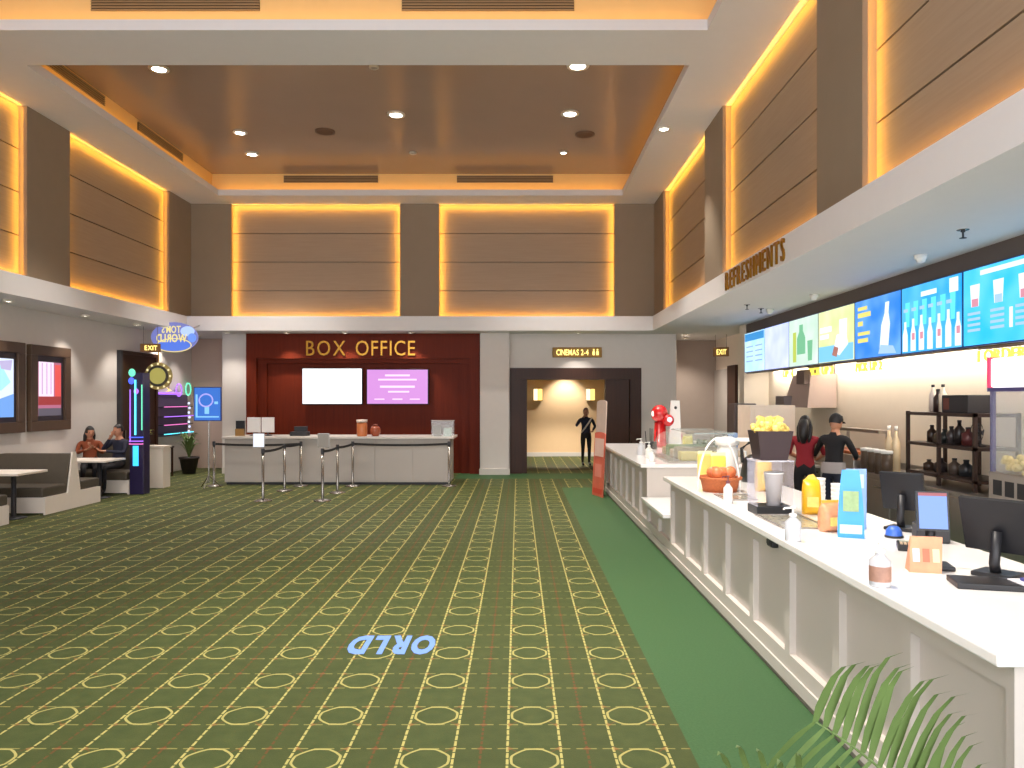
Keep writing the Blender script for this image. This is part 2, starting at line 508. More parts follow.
# red box office wall: frame and recessed centre
wr = root('wall_box_office', 'mahogany red wall behind the box office')
MB().box(XA, XB, LYB + .12, LYB + .25, 0, ZS).build('back_panel', M_red, wr)
for x in (XA, XB): MB().box(x - (.27 if x == XB else 0), x + (.27 if x == XA else 0), LYB - .15, LYB + .15, 0, ZS).build('post', M_red, wr)
for x0, x1 in ((XA + .27, XA + .50), (XB - .50, XB - .27)): MB().box(x0, x1, LYB, LYB + .15, 0, 3.08).build('inner_post', M_red, wr)
MB().box(XA + .27, XB - .27, LYB - .15, LYB + .15, 3.08, ZS).build('header', M_red, wr)
MB().box(XA + .27, XB - .27, LYB - .02, LYB + .15, 2.96, 3.08).build('inner_header', M_red, wr)

# cinema doorway and corridor
ds = root('door_1', 'dark timber surround of the cinema doorway')
OX0, OX1, OZ = at(527, 0, LYB).x, at(605.5, 0, LYB).x, at(0, 379.5, LYB).z
MB().box(DX0, OX0 - .14, LYB - .06, LYB + .3, 0, OZ).build('jamb', M_dark, ds)
MB().box(OX0 - .14, OX0, LYB + .02, LYB + .5, 0, OZ).build('jamb_inner', M_dark, ds)
MB().box(DX0, DX1, LYB - .07, LYB + .3, OZ, DZ).build('header', M_dark, ds)
MB().box(OX1, OX1 + .64, LYB + .02, LYB + .3, 0, OZ).build('side_board', M_dark, ds)
MB().box(OX1 + .66, DX1, LYB - .06, LYB + .3, 0, OZ).build('side_board', M_dark, ds)
cor = root('wall_corridor', 'beige corridor beyond the cinema doorway')
MB().box(-1.2, 4.4, 26.9, 27.1, 0, 3.1).build('end_wall', M_beige, cor)
MB().box(-1.3, -1.1, LYB + .3, 27.0, 0, 3.1).build('side_wall', M_beige, cor)
MB().box(4.0, 4.2, LYB + .3, 27.0, 0, 3.1).build('side_wall', M_beige, cor)
MB().box(-1.3, 4.3, LYB + .2, 27.1, 3.0, 3.1).build('corridor_ceiling', M_beige, cor)
MB().box(-1.1, 4.0, 26.86, 26.9, 0, .14).build('skirting', M_white, cor)
for x in (1.0, 2.1):
    spot('corridor_lamp', (x, 24.6, 2.97), (x, 24.9, 0), 320, WARM, 100, .5, .05)
spot('corridor_wash', (1.65, 26.2, 2.97), (1.65, 26.9, 1.4), 170, WARM, 100, .8, .05)

# alcove door on the left wall
d2 = root('door_2', 'dark timber door in the left wall by the alcove')
ya, yb2 = side(119, LXL), side(153, LXL)
MB().box(LXL - .05, LXL + .05, ya, yb2, 0, 3.08).build('leaf', M_dark, d2)
MB().box(LXL, LXL + .09, ya - .1, ya, 0, 3.16).build('jamb', M_charcoal, d2)
MB().box(LXL, LXL + .09, yb2, yb2 + .1, 0, 3.16).build('jamb', M_dark, d2)
MB().box(LXL, LXL + .09, ya, yb2, 3.08, 3.16).build('header', M_dark, d2)
MB().box(LXL + .05, LXL + .09, ya + .12, ya + .16, .95, 1.25).build('door_handle', M_chrome, d2)

# right recess door and end post of menu wall
d3 = root('door_3', 'pale door with brown jamb in the right recess')
MB().box(LXR - .05, LXR + .01, side(729, LXR), side(711, LXR), 0, 2.85).build('leaf', M_greylam, d3)
MB().box(LXR - .08, LXR + .01, side(738, LXR), side(730, LXR), 0, 2.92).build('jamb', M_dark, d3)
MB().box(LXR - .1, LXR - .05, side(727, LXR), side(727, LXR) + .12, .95, 1.05).build('door_handle', M_chrome, d3)
MX = 5.32
struct(MB().box(MX, LXR, 18.12, 18.5, 0, ZS).build('wall_menu_end', M_kitchen), 'pale end post of the menu wall')
struct(MB().box(MX + .05, MX + .22, 4.2, 18.12, 2.60, ZS).build('trim_2', M_bulk), 'dark taupe bulkhead carrying the menu screens')
struct(MB().box(LXR - .01, LXR + .005, 4.0, 18.1, 0.9, 1.02).build('trim_3', M_steel), 'steel strip along the kitchen wall')
area('kitchen_strip', (MX + .40, 11.2, 2.72), (.25, 0, -1), 13.0, .12, 150, (1.0, .90, .76), None, (0, 1, 0))

# ------------------------------------------------------------------ ceiling lamps
def downlight(label, px, py, z, r=.085, lit=True, power=0, tgt=None, ang=75, group=None, small=False):
    p = at(px, py, (z - EYE) * F / (VY - py))
    return downlight_at(label, p.x, p.y, z, r, lit, power, tgt, ang, group, small)
def downlight_at(label, x, y, z, r=.085, lit=True, power=0, tgt=None, ang=75, group=None, small=False):
    t = thing('downlight', label, 'downlight', (x, y, z - .045), 0, group)
    MB().lathe([(r * .82, .045), (r * 1.25, .045), (r * 1.25, .02), (r * .95, .008), (r * .82, .02), (r * .82, .045)]).build('trim_ring', M_brass_trim, t, True)
    MB().lathe([(0, .012), (r * .84, .018), (r * .84, .044), (0, .044)]).build('lens', (M_lamp_small if small else M_lamp) if lit else M_steel, t, True)
    if power:
        spot('lamp', (x, y, z - .06), tgt or (x, y, 0), power, WARM, ang, .7, .06, t)
    return t
G1 = 'round downlights in the brown ceiling coffer'
HP = 900
downlight('lit downlight at the near left corner of the brown coffer', 159, 68, ZT, .14, True, HP, None, 80, G1)
downlight('lit downlight in the middle of the brown coffer', 396, 114, ZT, .15, True, HP, None, 80, G1)
downlight('largest lit downlight by the near edge of the coffer, right side', 578, 65, ZT, .16, True, HP, None, 80, G1)
downlight('lit downlight second along the right side of the brown coffer', 570, 113, ZT, .15, True, HP, None, 80, G1)
downlight('small lit downlight at the far right corner of the coffer', 563.5, 152, ZT, .075, True, HP * .7, None, 80, G1)
downlight('lit downlight at the far left corner of the brown coffer', 252, 153.5, ZT, .13, True, HP, None, 80, G1)
downlight('tilted dim downlight with a wide ring left in the coffer', 240, 132, ZT, .12, True, HP * .4, (-4.5, 15, 0), 60, G1)
downlight('unlit downlight by the near edge of the brown coffer', 374, 66.5, ZT, .07, False, 0, None, 75, G1)
downlight('unlit downlight by the far edge of the brown coffer', 413, 152.5, ZT, .07, False, 0, None, 75, G1)
downlight('lit downlight in the white ceiling border right of the coffer', 664, 128, ZC, .10, True, HP * .5, None, 70)
# near coffer, above the frame: the same grid of lamps
for i, y in enumerate((4.5, 6.9, 9.3)):
    for x, nm in ((-6.2, 'left'), (-2.5, 'middle'), (0.55, 'right')):
        downlight_at('downlight in the near ceiling coffer, %s row, %s' % (nm, ('nearest', 'second', 'farthest')[i]), x, y, ZT, .11, True, HP * (1.55 if nm == 'right' else .25), None, 75, 'downlights in the near ceiling coffer')
for px, py, lb in ((325, 131, 'round brown ceiling speaker in the coffer, left'), (585, 134, 'round brown ceiling speaker in the coffer, right')):
    p = at(px, py, (ZT - EYE) * F / (VY - py))
    t = thing('ceiling_speaker', lb, 'speaker', (p.x, p.y, ZT - .03), 0, 'ceiling speakers')
    MB().lathe([(.0, .0), (.17, .0), (.20, .03)], n=20).build('grille', mat('speaker_brown', (112, 84, 66), .8), t, True)
    MB().lathe([(.17, .0), (.21, .0), (.215, .03)], n=20).build('rim', mat('speaker_rim', (104, 78, 60), .5), t, True)

SP = 120
for px, py, lb in ((286.5, 332, 'left of three downlights over the box office'), (345, 333, 'middle of three downlights over the box office'),
                   (411, 333, 'right of three downlights over the box office')):
    p = at(px, 0, 20.15)
    downlight_at(lb, p.x, 20.15, ZS, .07, True, SP, None, 95, 'downlights over the box office', True)
downlight_at('downlight in the bulkhead above the cinemas sign', at(578, 0, 20.1).x, 20.1, ZS, .07, True, SP, None, 95, None, True)
downlight_at('downlight in the recess right of the cinema doorway', at(686, 0, 20.9).x, 20.9, ZS, .08, True, SP * 1.8, None, 110, None, True)
downlight_at('added fill downlight deep in the right recess', 4.75, 21.9, ZS, .08, True, SP * 1.5, None, 120, None, True)  # extra lamp added to brighten the dark recess
for px, y, lb in ((137, 18.0, 'downlight above the dark alcove door'), (163, 20.2, 'downlight in the alcove over the reflected wheel'),
                  (198, 21.2, 'downlight in the alcove over the blue screen'), (226, 20.1, 'downlight left of the red box office wall')):
    x = at(px, 0, y).x
    downlight_at(lb, max(x, LXL + .3), y, ZS, .07, True, SP * .8, None, 95, 'downlights in the left alcove', True)
for y in (11.2, 13.6, 16.0):
    downlight_at('soffit downlight over the booths, %s' % {11.2: 'nearest', 13.6: 'between the posters', 16.0: 'above the seated couple'}[y], -9.0, y, ZS, .07, True, SP * .75, None, 95, 'downlights over the booths', True)

for i, (px, py) in enumerate(((963, 222), (761, 310), (747, 309))):
    x = 4.6 if i == 0 else (4.7 if i == 1 else 4.25)
    y = x * F / (px - VX)
    t = thing('sprinkler', 'small dark sprinkler under the right soffit, %s' % ('near the front', 'by the menu wall', 'farther back')[i], 'sprinkler', (x, y, ZS - .09), 0, 'sprinklers')
    MB().lathe([(0, .0), (.035, .0), (.035, .006), (.010, .012), (.010, .06), (.022, .065), (.022, .09), (0, .09)], n=10).build('head', M_charcoal, t, True)
    MB().lathe([(.03, .085), (.06, .085), (.06, .09), (.03, .09)], n=12).build('escutcheon', M_chrome, t, True)
for i, (px, xx) in enumerate(((921, 4.9), (814, 4.95), (770, 4.9))):
    t = thing('ceiling_camera', 'small white dome camera under the soffit, %s' % ('nearest', 'middle one', 'farthest')[i], 'camera', (xx, xx * F / (px - VX), ZS - .10), 0, 'dome cameras')
    MB().lathe([(0, 0), (.045, .012), (.06, .05)], n=12).build('dome', M_charcoal if i == 9 else M_white_pl, t, True)
    MB().lathe([(.06, .05), (.075, .05), (.075, .10), (0, .10)], n=12).build('base', M_white_pl, t, True)


# ------------------------------------------------------------------ signs
t = thing('wall_sign', 'gold lettering BOX OFFICE on the red wall', 'sign', (at(362, 0, LYB).x, LYB - .17, at(0, 355.5, LYB - .15).z))
lettering('BOX OFFICE', t, .40, M_gold, width=at(416, 0, LYB).x - at(308, 0, LYB).x, extrude=.05, space=.6, gap=.22)
t = thing('wall_sign', 'gold lettering REFRESHMENTS standing on the right fascia', 'sign', (FXR - .018, 11.33, 3.79), -math.pi / 2)
lettering('REFRESHMENTS', t, .30, M_gold, width=2.80, extrude=.05, gap=.42)

t = thing('lit_sign', 'glowing yellow cinemas sign above the dark doorway', 'sign', (at(577, 0, LYB).x, LYB - .05, at(0, 357.5, LYB).z))
MB().box(-.66, .66, -.04, .05, 0, .27, bevel=.015).build('sign_box', mat('sign_brown', (120, 86, 22), .5, emit=.35, var=0), t)
M_yel = glow('sign_yellow', (255, 226, 120), 2.2)
lettering('CINEMAS 2-4', t, .15, M_yel, width=.86, extrude=.04, M=Matrix.Translation((-.13, -.045, .06)), bold=.02)
for k in (0, 1):
    x = .44 + k * .10
    MB().ball((x, -.047, .20), .022, 1, .4, 1, 8).lathe([(0, 0), (.028, 0), (.034, .06), (.02, .11), (0, .11)], (x, -.047, .06), 8).build('pictogram', M_yel, t)

def exit_sign(label, loc, rz, w=.46, hgt=.20):
    t = thing('exit_sign', label, 'sign', loc, rz)
    MB().box(-w / 2, w / 2, -.03, .03, 0, hgt, bevel=.01).build('sign_box', mat('exit_brown', (110, 72, 24), .5, emit=.2, var=0), t)
    lettering('EXIT', t, hgt * .55, M_yel, width=w * .62, extrude=.03, M=Matrix.Translation((.02, -.032, hgt * .22)), bold=.02)
    for x in (-w * .35, w * .35): MB().tube([(x, 0, hgt), (x, 0, ZS - loc[2])], .006, 6).build('hanger', M_chrome, t)
    return t
p = at(150.5, 352, 18.6)
exit_sign('small lit exit sign hanging before the dark alcove door', (p.x, 18.6, p.z), .15)
p = at(721, 356.5, 20.9)
exit_sign('lit exit sign hanging by the door in the right recess', (p.x, 20.9, p.z), -.45, .42, .25)

# window reflection of an oval sign, built solid (lettering runs backwards); brackets invented
p = at(174, 337, 18.7)
t = thing('oval_reflection', 'reflection of an oval blue neon sign with mirrored yellow letters, built at the fascia corner', 'sign', (p.x, 18.7, p.z))
def oval(mb, a, b, y0, y1, n=40, cx=0, cz=0):
    mb.poly([(cx + a * math.cos(2 * math.pi * k / n), y0, cz + b * math.sin(2 * math.pi * k / n)) for k in range(n)], (0, y1 - y0, 0)); return mb
oval(MB(), .56, .36, 0, .08).build('reflection_body', glow('oval_blue', (132, 138, 214), .75), t)
oval(MB(), .40, .13, -.012, 0, cz=-.20).build('reflection_lower_panel', glow('oval_deep', (84, 122, 226), 1.0), t)
oval(MB(), .17, .12, -.012, 0, 24, .33, .14).build('globe', glow('oval_globe', (176, 200, 255), 1.1), t)
oval(MB(), .10, .11, -.014, 0, 24, .44, -.02).build('star_patch', glow('oval_patch', (110, 150, 240), 1.0), t)
M_oy = glow('oval_yellow', (232, 214, 140), 1.1)
mir = Matrix.Diagonal((-1, 1, 1, 1))
lettering("TOM'S", t, .17, M_oy, width=.46, extrude=.03, M=Matrix.Translation((-.06, -.02, .10)) @ mir, bold=.02)
lettering('WORLD', t, .19, M_oy, width=.74, extrude=.03, M=Matrix.Translation((-.05, -.02, -.12)) @ mir, bold=.03)
MB().tube([(.42 * math.cos(a), -.01, -.20 + .16 * math.sin(a)) for a in [2 * math.pi * k / 36 for k in range(37)]], .012, 6, False).build('rim_tube', M_oy, t)
MB().tube([(-.2, .08, .1), (-.2, FYB - 18.7, .1 + .28)], .018, 6).build('bracket', M_steel, t)
MB().tube([(.2, .08, .1), (.2, FYB - 18.7, .1 + .28)], .018, 6).build('bracket', M_steel, t)

# reflected pale blue lettering, laid as an upside down mesh on the carpet
t = thing('floor_reflection', 'window reflection of pale blue upside down letters, laid flat on the carpet in the foreground', 'lettering', (on(392, 645, 0).x, on(392, 645, 0).y, 0.002))
M_fl = mat('reflection_blue', (104, 140, 214), .6, var=.05)
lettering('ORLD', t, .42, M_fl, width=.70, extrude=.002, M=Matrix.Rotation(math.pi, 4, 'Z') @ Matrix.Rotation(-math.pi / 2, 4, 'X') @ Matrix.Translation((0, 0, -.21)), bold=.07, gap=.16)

# ------------------------------------------------------------------ box office
CY0, CY1 = 17.9, 18.95
CXA, CXB = at(222.5, 0, CY0).x, at(451, 0, CY0).x
CH = 1.12
t = thing('ticket_counter', 'long grey box office counter below the red wall', 'counter', ((CXA + CXB) / 2, CY0, 0))
W = CXB - CXA
MB().box(-W / 2 + .03, W / 2 - .03, .06, CY1 - CY0, .06, CH - .05).build('body', M_greylam, t)
MB().box(-W / 2 + .06, W / 2 - .06, .09, CY1 - CY0 - .03, 0, .06).build('plinth', M_charcoal, t)
n = 6
for k in range(n):
    a, b = -W / 2 + .03 + k * (W - .06) / n, -W / 2 + .03 + (k + 1) * (W - .06) / n
    MB().box(a + .004, b - .004, .04, .06, .07, CH - .06, bevel=.004).build('front_panel', M_greylam, t)
tag(MB().box(CXA - .02, CXB + .06, CY0 - .02, CY1 + .1, CH - .048, CH, bevel=.008).build('worktop', mat('box_top', (206, 198, 190), .3)), 'pale slab top of the box office counter', 'worktop')

def wall_screen(label, px0, px1, py0, py1, m, y=LYB - .04):
    a, b = at(px0, py1, y), at(px1, py0, y)
    t = thing('wall_screen', label, 'screen', ((a.x + b.x) / 2, y, a.z), 0, 'screens on the red box office wall')
    w, h = b.x - a.x, b.z - a.z
    MB().box(-w / 2, w / 2, -.01, .06, 0, h, bevel=.008).build('bezel', M_black, t)
    s = MB().box(-w / 2 + .02, w / 2 - .02, -.016, -.008, .02, h - .02).build('display', m, t)
    MB().box(-.25, .25, .06, .17, h * .3, h * .7).build('mount', M_black, t)
    return t, w, h
wall_screen('blank glowing white screen on the red wall', 302, 362.5, 368, 404.5, glow('screen_white', (250, 250, 255), 1.6))
t, w, h = wall_screen('pink screen with pale text lines on the red wall', 366.5, 428.5, 369, 404.5, glow('screen_pink', (214, 142, 222), 1.0))
M_pt = glow('pink_text', (250, 214, 250), 1.15)
for (u, v, l, s) in ((0, .82, .40, .05), (0, .70, .62, .045), (0, .50, .56, .06), (.02, .36, .34, .045), (-.29, .15, .16, .03), (0, .15, .16, .035), (.28, .15, .16, .03)):
    MB().box((u - l / 2) * w, (u + l / 2) * w, -.020, -.016, (v - s / 2) * h, (v + s / 2) * h).build('text_line', M_pt, t)

def on_counter(px, y=18.3): return (at(px, 0, y).x, y, CH)
# clutter on the box office counter
def monitor(label, loc, w, h, m, rz=0, flip=True):
    t = thing('monitor', label, 'monitor', loc, rz)
    MB().lathe([(0, 0), (.10, 0), (.10, .012), (.015, .02), (.015, .10), (0, .10)], n=12).build('stand', M_charcoal, t, True)
    MB().box(-w / 2, w / 2, -.02, .02, .08, .08 + h, bevel=.006).build('housing', m, t)
    MB().box(-w / 2 + .02, w / 2 - .02, .02, .024, .10, .06 + h).build('display', M_black, t)
monitor('white backed monitor left of the pair on the box office counter', on_counter(254, 18.5), .32, .36, M_white_pl)
monitor('white backed monitor right of the pair on the box office counter', on_counter(268, 18.5), .30, .36, M_white_pl)
t = thing('card_holder', 'black and amber card holder at the left end of the counter', 'holder', on_counter(240, 18.4))
MB().box(-.1, .1, -.05, .05, 0, .17).build('pocket', mat('amber_card', (150, 110, 50), .5), t)
MB().box(-.1, .1, .0, .05, .17, .36).build('back', M_black, t)
t = thing('jar', 'tall orange jar with a pale lid on the box office counter', 'jar', on_counter(362, 18.2))
MB().lathe([(0, 0), (.11, 0), (.125, .03), (.125, .30), (.09, .33), (0, .33)]).build('body', mat('jar_orange', (190, 112, 66), .3), t, True)
MB().lathe([(0, .33), (.13, .33), (.13, .39), (0, .40)]).build('lid', mat('jar_lid', (226, 208, 196), .4), t, True)
t = thing('jar', 'round reddish bowl jar right of the orange jar', 'jar', on_counter(375.5, 18.2))
MB().lathe([(0, 0), (.07, 0), (.12, .08), (.12, .17), (.08, .24), (0, .24)]).build('body', mat('jar_red', (150, 74, 46), .25), t, True)
MB().lathe([(0, .24), (.06, .24), (.05, .28), (0, .29)]).build('knob', mat('jar_red2', (120, 56, 36), .4), t, True)
t = thing('display_case', 'small acrylic case of goods at the right end of the box office counter', 'display case', on_counter(443, 18.25))
MB().box(-.26, .26, -.12, .12, 0, .36).build('case', glass('acrylic', alpha=.28), t)
MB().box(-.22, -.03, -.08, .08, .0, .26).build('goods', mat('goods_a', (120, 110, 96), .6, var=.3, scale=20), t)
MB().box(.02, .20, -.08, .08, .0, .20).build('goods', mat('goods_b', (170, 190, 180), .6, var=.3, scale=20), t)
MB().box(-.27, .27, -.13, .13, .36, .375).build('lid', M_greylam, t)
t = thing('till', 'low black till between the monitors and the jar', 'till', on_counter(300, 18.45))
MB().box(-.2, .2, -.15, .15, 0, .10, bevel=.01).build('body', M_black, t)
MB().box(-.15, .15, .02, .14, .10, .22, bevel=.01).build('display_hood', M_charcoal, t)

# stanchions with belts
SPOT = [(214, 486), (263, 504), (284.5, 494), (301, 487), (322.6, 504), (337.5, 496), (352.7, 489), (449, 489)]
SL = ['at the left end before the grey box office counter', 'carrying the white sign board', 'second along the left lane', 'third along the left lane by the counter',
      'carrying the grey sign board', 'second along the middle lane', 'at the counter end of the middle lane', 'at the right end of the long belt']
pos = []
def stp(px, py):
    p = on(px, py - 3, 0); y = min(p.y, 17.66)
    return Vector((at(px, 0, y).x, y, 0))
M_belt = mat('black_belt', (28, 26, 26), .7)
for i, (px, py) in enumerate(SPOT):
    p = stp(px, py); pos.append(p)
    t = thing('stanchion', 'steel stanchion post ' + SL[i], 'stanchion', (p.x, p.y, 0), 0, 'queue stanchions before the box office')
    MB().lathe([(0, 0), (.17, 0), (.175, .012), (.12, .03), (.035, .045), (0, .045)], n=20).build('base', M_chrome, t, True)
    MB().lathe([(.028, .04), (.028, .93), (0, .93)], n=10).build('pole', M_chrome, t, True)
    MB().lathe([(.036, .93), (.036, 1.02), (.03, 1.03), (0, 1.03)], n=10).build('belt_head', M_charcoal, t, True)
    links = {0: [3], 1: [2], 2: [3], 4: [5], 5: [6], 6: [7]}.get(i, [])
    for j in links:
        q = stp(*SPOT[j]) - p
        d = q.normalized() * .036
        nrm = Vector((-d.y, d.x, 0)).normalized() * .003
        q2 = q - d
        pts = []
        mb = MB()
        for k in range(8):
            f = k / 7; sag = -.03 * (1 - (2 * f - 1) ** 2) * min(1, q.length / 2)
            pts.append((d + (q2 - d) * f, .995 + sag))
        for (a, za), (b, zb) in zip(pts, pts[1:]):
            mb.poly([(a.x - nrm.x, a.y - nrm.y, za - .05), (b.x - nrm.x, b.y - nrm.y, zb - .05), (b.x - nrm.x, b.y - nrm.y, zb), (a.x - nrm.x, a.y - nrm.y, za)], tuple(nrm * 2))
        mb.build('belt', M_belt, t)
    if i in (1, 4):
        m = glow('sign_lit', (240, 244, 255), 1.0) if i == 1 else mat('sign_grey', (150, 144, 136), .5)
        x = -.08 if i == 1 else .02
        f = MB().box(x - .115, x + .115, -.015, .0, 1.05, 1.33, bevel=.004).build('sign_board', M_chrome, t)
        MB().box(x - .105, x + .105, -.019, -.014, 1.06, 1.32).build('sign_sheet', m, f)

# ------------------------------------------------------------------ cinema doorway things
for px, lb in ((538, 'lit wall sconce at the left of the corridor end wall'), (590.5, 'lit wall sconce at the right of the corridor end wall')):
    p = at(px, 401, 26.78)
    t = thing('wall_sconce', lb, 'wall lamp', (p.x, 26.86, p.z), 0, 'corridor sconces')
    MB().box(-.16, .16, -.02, 0, 0, .44).build('back_plate', M_gold, t)
    MB().box(-.15, -.01, -.12, -.02, .02, .42, bevel=.01).build('shade', glow('sconce_a', (255, 236, 190), 1.6), t)
    MB().box(.01, .15, -.12, -.02, .02, .42, bevel=.01).build('shade', glow('sconce_b', (255, 214, 120), 1.5), t)
    MB().box(-.16, .16, -.13, -.01, 0, .025).build('tray', M_gold, t)

def standee(name, label, loc, rz, w, h, m, mfoot, lean=-.06, art=()):
    t = thing(name, label, 'standee', loc, rz)
    R_ = Matrix.Rotation(lean, 4, 'X')
    n = 10
    pts = [(-w / 2, 0, 0), (w / 2, 0, 0), (w / 2, 0, h * .97)] + [(w / 2 * math.cos(a), 0, h * .97 + h * .03 * math.sin(a)) for a in [math.pi * k / n for k in range(1, n)]] + [(-w / 2, 0, h * .97)]
    MB().poly(pts, (0, .02, 0)).xform(R_).build('board', m, t)
    MB().poly([(-.03, .02, .0), (.03, .02, .0), (.03, .16, 0), (-.03, .16, 0)], (0, 0, .015)).build('foot', mfoot, t)
    MB().tube([(0, .15, .01), (0, .028 + math.sin(-lean) * h * .6, h * .6)], .008, 6).build('strut', mfoot, t)
    for i, (u0, u1, v0, v1, mm) in enumerate(art):
        MB().box(u0 * w, u1 * w, -.006, 0, v0 * h, v1 * h).xform(R_).build('print', mm, t)
    return t
p = on(600, 496, 0)
standee('poster_stand', 'orange and white standee leaning at the far end of the counter', (1.63, p.y, 0), -1.30, .58, 1.32, mat('standee_orange', (214, 104, 80), .5, var=.2, scale=5), M_charcoal, -.05,
        [(-.42, .42, .62, .9, mat('standee_pale', (226, 190, 176), .5)), (-.3, .3, .3, .5, mat('standee_pink', (226, 138, 120), .5)), (-.42, .42, .04, .12, mat('standee_red', (206, 70, 50), .5))])
p = on(596, 489, 0)
standee('poster_stand', 'taller pale standee behind the orange one', (1.80, 17.2, 0), -1.25, .50, 1.98, mat('standee_white', (208, 186, 172), .5, var=.2, scale=4), M_charcoal, -.04,
        [(-.4, .4, .45, .62, mat('standee_grey', (176, 160, 160), .5)), (-.35, .35, .12, .3, mat('standee_tan', (190, 160, 130), .5))])

# ------------------------------------------------------------------ menu screens
SY = [18.05 - 1.475 * k for k in range(9)]
SZ0, SZ1 = 2.61, 3.53
SC = [('far end menu screen with a blue header over pale prices', (168, 214, 246)), ('plain lavender menu screen', (186, 198, 250)), ('pale green menu screen showing a green drink', (186, 212, 196)),
      ('yellow green menu screen showing a dessert', (206, 216, 150)), ('deep blue menu screen with a tall bottle and yellow text', (34, 124, 226)), ('cyan menu screen with a row of bottles', (20, 158, 234)),
      ('bright cyan menu screen with cups and prices', (30, 184, 246)), ('bright blue menu screen nearest the camera', (30, 170, 240))]
def flat(t, name, m, shapes, lay):
    for sh in shapes:
        pts = [(u, -.012 - .002 * lay, v) for u, v in sh]
        MB().poly(pts, (0, .0015, 0)).build(name, m, t)
def rect(u0, u1, v0, v1): return [(u0, v0), (u1, v0), (u1, v1), (u0, v1)]
def bottle_shape(u, v, w, h, tilt=0):
    s = [(-.5, 0), (.5, 0), (.5, .55), (.22, .78), (.22, 1), (-.22, 1), (-.22, .78), (-.5, .55)]
    return [(u + a * w + tilt * b * h, v + b * h) for a, b in s]
def cup_shape(u, v, w, h): return [(u - w * .38, v), (u + w * .38, v), (u + w * .5, v + h), (u - w * .5, v + h)]
gw = glow('gfx_white', (236, 244, 255), 1.15); gc = glow('gfx_cyan', (96, 228, 250), 1.15); gy = glow('gfx_yellow', (240, 222, 120), 1.1)
gp = glow('gfx_pink', (226, 150, 170), 1.0); gb = glow('gfx_blue', (24, 132, 222), 1.0); gg = glow('gfx_green', (120, 196, 150), 1.0); gl = glow('gfx_pale', (176, 214, 246), 1.0)
gr = glow('gfx_brown', (186, 120, 108), .9); gs = glow('gfx_sky', (126, 204, 244), 1.1)
